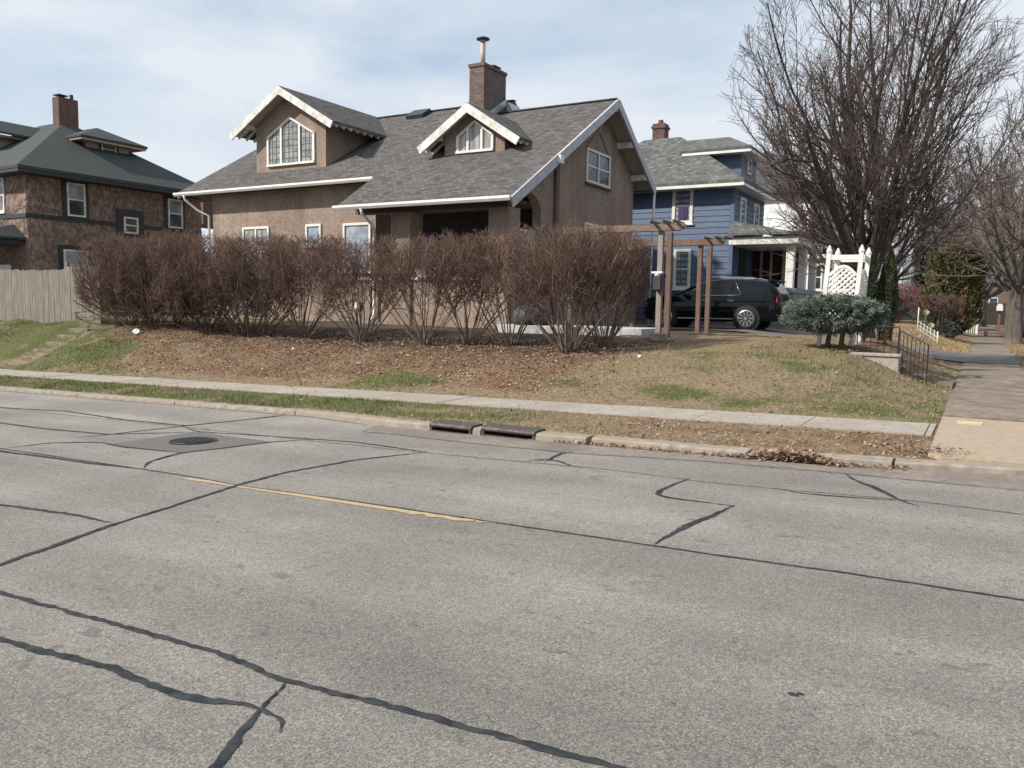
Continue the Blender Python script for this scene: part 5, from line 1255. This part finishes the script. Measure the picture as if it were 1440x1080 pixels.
tag(stp.build('entry_steps', 'walk_old'), 'grey concrete steps from the side sidewalk between railing and slab', 'steps')
tag(MB().box(-2.15, -1.34, 16.55, 16.85, .2, .76).box(-2.18, -1.31, 16.52, 16.88, .762, .82).build('low_wall', 'walk', bevel=.015), 'low pale concrete wall at the foot of the juniper', 'wall')
# white wire fence of the golden lawn
WF = empty('wire_fence', 'low white wire fence along the golden grass mound', 'fence')
fp = [(-2.35, 36.5), (-2.2, 35.9), (-2.05, 35.3), (-1.9, 34.7), (-1.75, 34.1), (-1.6, 33.5), (-1.46, 33.0)]
for i, (x, y) in enumerate(fp):
    z = height(x, y); MB().tube([(x, y, z - .05), (x, y, z + (1.0 if i == 0 else .5))], .022 if i in (0, 6) else .010, 6).build('stake', 'white', WF, True)
wm = MB()
for k in range(3): wm.tube([(x, y, height(x, y) + .15 + .14 * k) for x, y in fp], .007, 4)
wm.build('wire', 'white', WF)
def pinwheel(x, y, z, label):
    o = empty('garden_pinwheel', label, 'pinwheel', 'green garden pinwheels'); g = height(x, y)
    MB().tube([(x, y, g - .05), (x, y, z)], .012, 6).build('stake', 'green_foil', o)
    for part, mt, off in (('green_petals', 'green_foil', 0), ('orange_petals', 'orange_foil', math.pi / 4)):
        mb = MB()
        for k in range(4):
            a = off + k * math.pi / 2; c, s = math.cos(a), math.sin(a); c2, s2 = math.cos(a + .6), math.sin(a + .6)
            R1 = .13 if mt == 'green_foil' else .115
            mb.add([(x, y - .02, z), (x + R1 * c, y - .05, z + R1 * s), (x + R1 * .9 * c2, y - .01, z + R1 * .9 * s2), (x, y + .012, z), (x + R1 * c, y - .04, z + R1 * s), (x + R1 * .9 * c2, y, z + R1 * .9 * s2)], [(0, 1, 2), (3, 5, 4), (0, 2, 5, 3), (1, 4, 5, 2), (0, 3, 4, 1)])
        mb.build(part, mt, o)
pinwheel(-2.0, 35.0, height(-2, 35) + .95, 'green and orange pinwheel, the higher of two by the wire fence')
pinwheel(-1.78, 34.6, height(-1.78, 34.6) + .55, 'green and orange pinwheel, the lower of two by the wire fence')
mbx = empty('far_mailbox', 'white mailbox on a brown post far along the side sidewalk', 'mailbox')
MB().box(.68, .82, 62.0, 62.15, .15, 1.9).build('post', 'wood_rust', mbx); MB().prism([(.57, 61.8, 1.8), (.93, 61.8, 1.8), (.93, 61.8, 2.12), (.84, 61.8, 2.25), (.66, 61.8, 2.25), (.57, 61.8, 2.12)], (0, .6, 0)).build('box', 'white', mbx)
wa = empty('white_gate', 'small white arched gate in front of the dark house far down the sidewalk', 'gate')
for xx in (-1.07, -.47): MB().box(xx - .05, xx + .05, 63, 63.1, .2, 1.95).build('gate_post', 'white', wa)
mb = MB()
for k in range(8):
    a0, a1 = math.pi * k / 8, math.pi * (k + 1) / 8
    mb.beam((-.77 + .3 * math.cos(a0), 63.05, 1.9 + .25 * math.sin(a0)), (-.77 + .3 * math.cos(a1), 63.05, 1.9 + .25 * math.sin(a1)), .08, .08)
mb.build('arch', 'white', wa)
for k in range(5): MB().box(-1.02 + .115 * k, -.98 + .115 * k, 63.03, 63.07, .25, 1.5).build('picket', 'white', wa)
tag(MB().lathe((.08, 58, .22), [(.08, 0), (.12, .06), (.12, .22), (.10, .32)], 12).build('pink_bucket', 'pink'), 'small pink bucket standing far away on the side sidewalk', 'bucket')
# covered grill and yard lights by the stucco house
cv = MB().lathe((-10.95, 19.85, 1.06), [(.5, 0), (.54, .2), (.5, .4), (.35, .52), (.08, .58)], 16).build('covered_grill', 'tarp', smooth=True); tag(cv, 'dark grey covered grill on the pale slab behind the hedge', 'grill')
def yard_light(x, y, z, mt, label):
    o = empty('yard_light', label, 'yard light', 'yard lights along the stucco house'); g = height(x, y)
    MB().tube([(x, y, g - .05), (x, y, z - .1)], .03, 8).build('stake', 'dark_metal', o); MB().lathe((x, y, z), [(.03, -.16), (.09, -.12), (.105, 0), (.08, .13), (.02, .16)], 14).build('lens', mt, o, True)
    MB().lathe((x + .02, y + .1, z), [(.03, -.14), (.1, -.1), (.12, .02), (.09, .14), (.02, .17)], 12).build('housing', 'dark_metal', o, True)
yard_light(-17.1, 19.6, 1.45, 'lamp_yellow', 'bright pale yellow yard light beside the front downspout, seen through the hedge')
yard_light(-20.9, 18.6, 1.45, 'pale_plastic', 'pale grey yard light seen through the dense left part of the hedge')
# litter
def bag(x, y, s, label, mt='pale_plastic', grp='litter on the bank'):
    r = random.Random(int(x * 100)); mb = MB(); g = height(x, y); n = 10; prof = [(.3, 0), (1, .25), (.9, .7), (.45, 1.1), (.1, 1.2)]
    vs = []; fs = []
    for (pr, h) in prof:
        for k in range(n):
            a = 2 * math.pi * k / n; q = s * pr * r.uniform(.7, 1.25); vs.append((x + q * math.cos(a), y + q * math.sin(a) * .7, g + s * h * r.uniform(.85, 1.1)))
    for i in range(len(prof) - 1): fs += [(i * n + k, i * n + (k + 1) % n, (i + 1) * n + (k + 1) % n, (i + 1) * n + k) for k in range(n)]
    fs += [tuple(range(n)), tuple((len(prof) - 1) * n + k for k in range(n))]
    tag(mb.add(vs, fs).build('plastic_litter', mt), label, 'litter', grp)
bag(-20.6, 14.35, .13, 'crumpled white plastic bag under the dense left end of the hedge')
bag(-14.9, 14.7, .05, 'scrap of white paper on the leaves left of the vase shaped shrub')
bag(-5.95, 15.3, .05, 'scrap of white paper beside the rightmost hedge shrub')
bag(-11.9, 13.7, .06, 'grey stone lying in the leaf litter below the porch', 'grey_stone')
tag(MB().box(-6.95, -6.55, 18.5, 18.68, .8, 1.0).build('timber_block', 'wood_grey', bevel=.03), 'short grey timber block on the grass by the rust brown posts', 'timber')

# ------------------------------------------------------------------ ground cover: blades and leaves
g = np.random.default_rng(12)
def scatter(n, x0, x1, y0, y1, ok):
    out = []
    X = g.uniform(x0, x1, n); Y = g.uniform(y0, y1, n); Rn = g.random(n)
    for a, b, c in zip(X, Y, Rn):
        if 10.88 < b < 12.06 and a < -0.4 and c > .012: continue
        if b < kerb_y(a) + .22: continue
        if ok(a, b, c): out.append((a, b, height(a, b)))
    return np.array(out)
def blades(name, P, hmin, hmax, w, mat, label):
    n = len(P); a = g.uniform(0, 2 * math.pi, n); h = g.uniform(hmin, hmax, n); ln = g.normal(0, .45, (n, 2)) * h[:, None]
    S = np.stack([np.cos(a) * w, np.sin(a) * w, np.zeros(n)], 1)
    T = P + np.stack([ln[:, 0], ln[:, 1], h], 1)
    V = np.stack([P - S - [0, 0, .01], P + S - [0, 0, .01], T], 1)
    o = np_mesh(name, V.reshape(-1, 3), np.arange(3 * n).reshape(n, 3), mat); tag(o, label, 'grass', kind='stuff'); print(name, n)
def is_dirt(a, b): return (-13.2 < a < -7.4 and 19.2 < b < 21.1) or (-25 < a < -22.6 and 12.4 < b < 15) or b > 26 and a > -17
def ok_green(a, b, c):
    l, gr, s = cover(a, b); k = wn(a, b, 1.1, 5.5)
    return not is_dirt(a, b) and gr * (0.3 + 1.1 * (k > .5)) * (1 - l * .75) > c * 1.1 and s < .5
def ok_dry(a, b, c):
    l, gr, s = cover(a, b); return not is_dirt(a, b) and (1 - .5 * gr) * (1 - l * .7) * (1 - s) > c * 1.25
blades('green_grass', scatter(150000, -30, -0.5, 9.2, 17.5, ok_green), .025, .075, .006, 'grass_green', 'short green grass on the bank and verge')
blades('dry_grass', scatter(120000, -28, -0.5, 9.2, 19.5, ok_dry), .02, .06, .0055, 'grass_dry', 'short dead tan grass on the bank and verge')
blades('golden_grass', scatter(26000, -6, -0.5, 31.6, 46, lambda a, b, c: True), .04, .13, .014, 'grass_gold', 'golden dry grass on the mound beyond the driveway')
blades('verge_grass', scatter(14000, .9, 1.93, 13, 60, lambda a, b, c: True), .03, .08, .012, 'grass_dry', 'dry grass between side sidewalk and street')
def ok_leaf(a, b, c):
    l, gr, s = cover(a, b); k = wn(a, b, 1.6, 9.0); return (l * (.35 + .9 * k) + .25 * s * k) > c * 1.0 + .08
LP = [scatter(75000, -24, -0.5, 9.2, 18.0, ok_leaf), scatter(1500, -4, -0.5, 9.15, 25.5, lambda a, b, c: c < .5), scatter(2200, -30, -0.5, 9.2, 17, lambda a, b, c: c < .4), scatter(3000, .9, 1.93, 13, 45, lambda a, b, c: c < .5)]
def leaves(name, P, size, label, lift=.02):
    n = len(P); a = g.uniform(0, 2 * math.pi, n); tl = g.normal(0, .35, (n, 2)); L = size * g.uniform(.55, 1.35, n)
    d = np.stack([np.cos(a), np.sin(a), tl[:, 0]], 1); s = np.stack([-np.sin(a), np.cos(a), tl[:, 1]], 1)
    C = P + np.stack([np.zeros(n), np.zeros(n), g.uniform(.004, lift, n)], 1)
    up = np.array([[0, 0, 1.0]]); cu = L[:, None] * .22 * up
    V = np.stack([C - d * L[:, None] * .5 + cu * .6, C - s * L[:, None] * .3 + cu * g.uniform(0, 1, (n, 1)), C + d * L[:, None] * .5 + cu * g.uniform(0, 1, (n, 1)), C + s * L[:, None] * .3], 1)
    o = np_mesh(name, V.reshape(-1, 3), np.arange(4 * n).reshape(n, 4), 'leaf'); tag(o, label, 'leaves', kind='stuff'); print(name, n)
LA = np.concatenate(LP); LV = LA[LA[:, 1] < 10.95]; LA = LA[LA[:, 1] >= 10.95]
leaves('fallen_leaves', LA, .056, 'brown fallen leaves scattered over the bank')
leaves('verge_leaves', LV, .042, 'small fallen leaves in the strip between kerb and sidewalk')
# drift of leaves against the broken kerb
pl = []
for _ in range(1300):
    x = g.normal(-1.75, .30); y = 9.02 + abs(g.normal(0, .12)) - .10; pl.append((x, y, rz(x) + max(.01, .12 * math.exp(-((x + 1.75) / .45) ** 2) * g.random())))
for _ in range(500):
    x = g.uniform(-4.6, -0.6); pl.append((x, kerb_y(x) - abs(g.normal(0, .05)), rz(x) + .008))
for _ in range(220):
    x = g.normal(-.55, .25); y = g.normal(9.75, .15); pl.append((x, y, .09 + .05 * g.random()))
leaves('leaf_drift', np.array(pl), .042, 'drift of brown leaves lying against the broken kerb', .03)

# ------------------------------------------------------------------ sky, sun, camera
SUN_AZ, SUN_EL = 223.0, 38.0
w = bpy.data.worlds.new('World'); scn.world = w; w.use_nodes = True; nt = w.node_tree
bg = nt.nodes['Background']; sky = N(nt, 'ShaderNodeTexSky', sky_type='NISHITA', sun_disc=False)
sky.sun_elevation = R_(SUN_EL); sky.sun_rotation = R_(SUN_AZ); sky.air_density = 1.0; sky.dust_density = 0.7; sky.ozone_density = 2.5
tc = nt.nodes.new('ShaderNodeTexCoord'); mp = nt.nodes.new('ShaderNodeMapping'); mp.inputs['Scale'].default_value = (1.0, 1.0, 3.2); mp.inputs['Location'].default_value = (.35, .1, .2)
nt.links.new(tc.outputs['Generated'], mp.inputs['Vector'])
cl = noise_tex(nt, mp.outputs[0], 1.9, 8, .58, .35); cl2 = noise_tex(nt, mp.outputs[0], .9, 4, .5)
cm = N(nt, 'ShaderNodeMath', operation='MULTIPLY_ADD'); nt.links.new(cl2, cm.inputs[0]); cm.inputs[1].default_value = .9; nt.links.new(cl, cm.inputs[2])
fac = ramp(nt, cm.outputs[0], [(.77, (.18,) * 3), (1.14, (.92,) * 3)])
skyb = mixc(nt, 0.62, sky.outputs[0], (4.6, 5.9, 7.2))
skyc = mixc(nt, fac, skyb, (6.6, 7.0, 7.5))
nt.links.new(skyc, bg.inputs['Color']); bg.inputs['Strength'].default_value = 0.10
sd = bpy.data.lights.new('sun', 'SUN'); sd.energy = 4.9; sd.angle = R_(1.2); sd.color = (1.0, .94, .86)
so = bpy.data.objects.new('sun', sd); COL.objects.link(so)
az = R_(SUN_AZ); el = R_(SUN_EL); tos = Vector((math.sin(az) * math.cos(el), math.cos(az) * math.cos(el), math.sin(el)))
so.rotation_euler = tos.to_track_quat('Z', 'Y').to_euler(); so.location = (0, 0, 60)

F_ = 1137.0; roll = math.atan(.0175); pitch = math.atan(110.7 / F_ * math.cos(roll)); yaw = R_(30.2)
f = Vector((-math.sin(yaw) * math.cos(pitch), math.cos(yaw) * math.cos(pitch), -math.sin(pitch))); r0 = Vector((math.cos(yaw), math.sin(yaw), 0)); u0 = r0.cross(f)
r2 = r0 * math.cos(roll) + u0 * math.sin(roll); u2 = -r0 * math.sin(roll) + u0 * math.cos(roll)
cd = bpy.data.cameras.new('camera'); co = bpy.data.objects.new('camera', cd); COL.objects.link(co)
co.matrix_world = Matrix(((r2.x, u2.x, -f.x, 0), (r2.y, u2.y, -f.y, 0), (r2.z, u2.z, -f.z, 1.6), (0, 0, 0, 1)))
cd.sensor_width = 36; cd.lens = F_ / 1440 * 36; cd.clip_end = 3000; cd.clip_start = .05
scn.camera = co
scn.cycles.filter_width = 1.5
scn.view_settings.view_transform = 'Standard'; scn.view_settings.look = 'None'; scn.view_settings.exposure = 0.3; scn.view_settings.gamma = 1.0
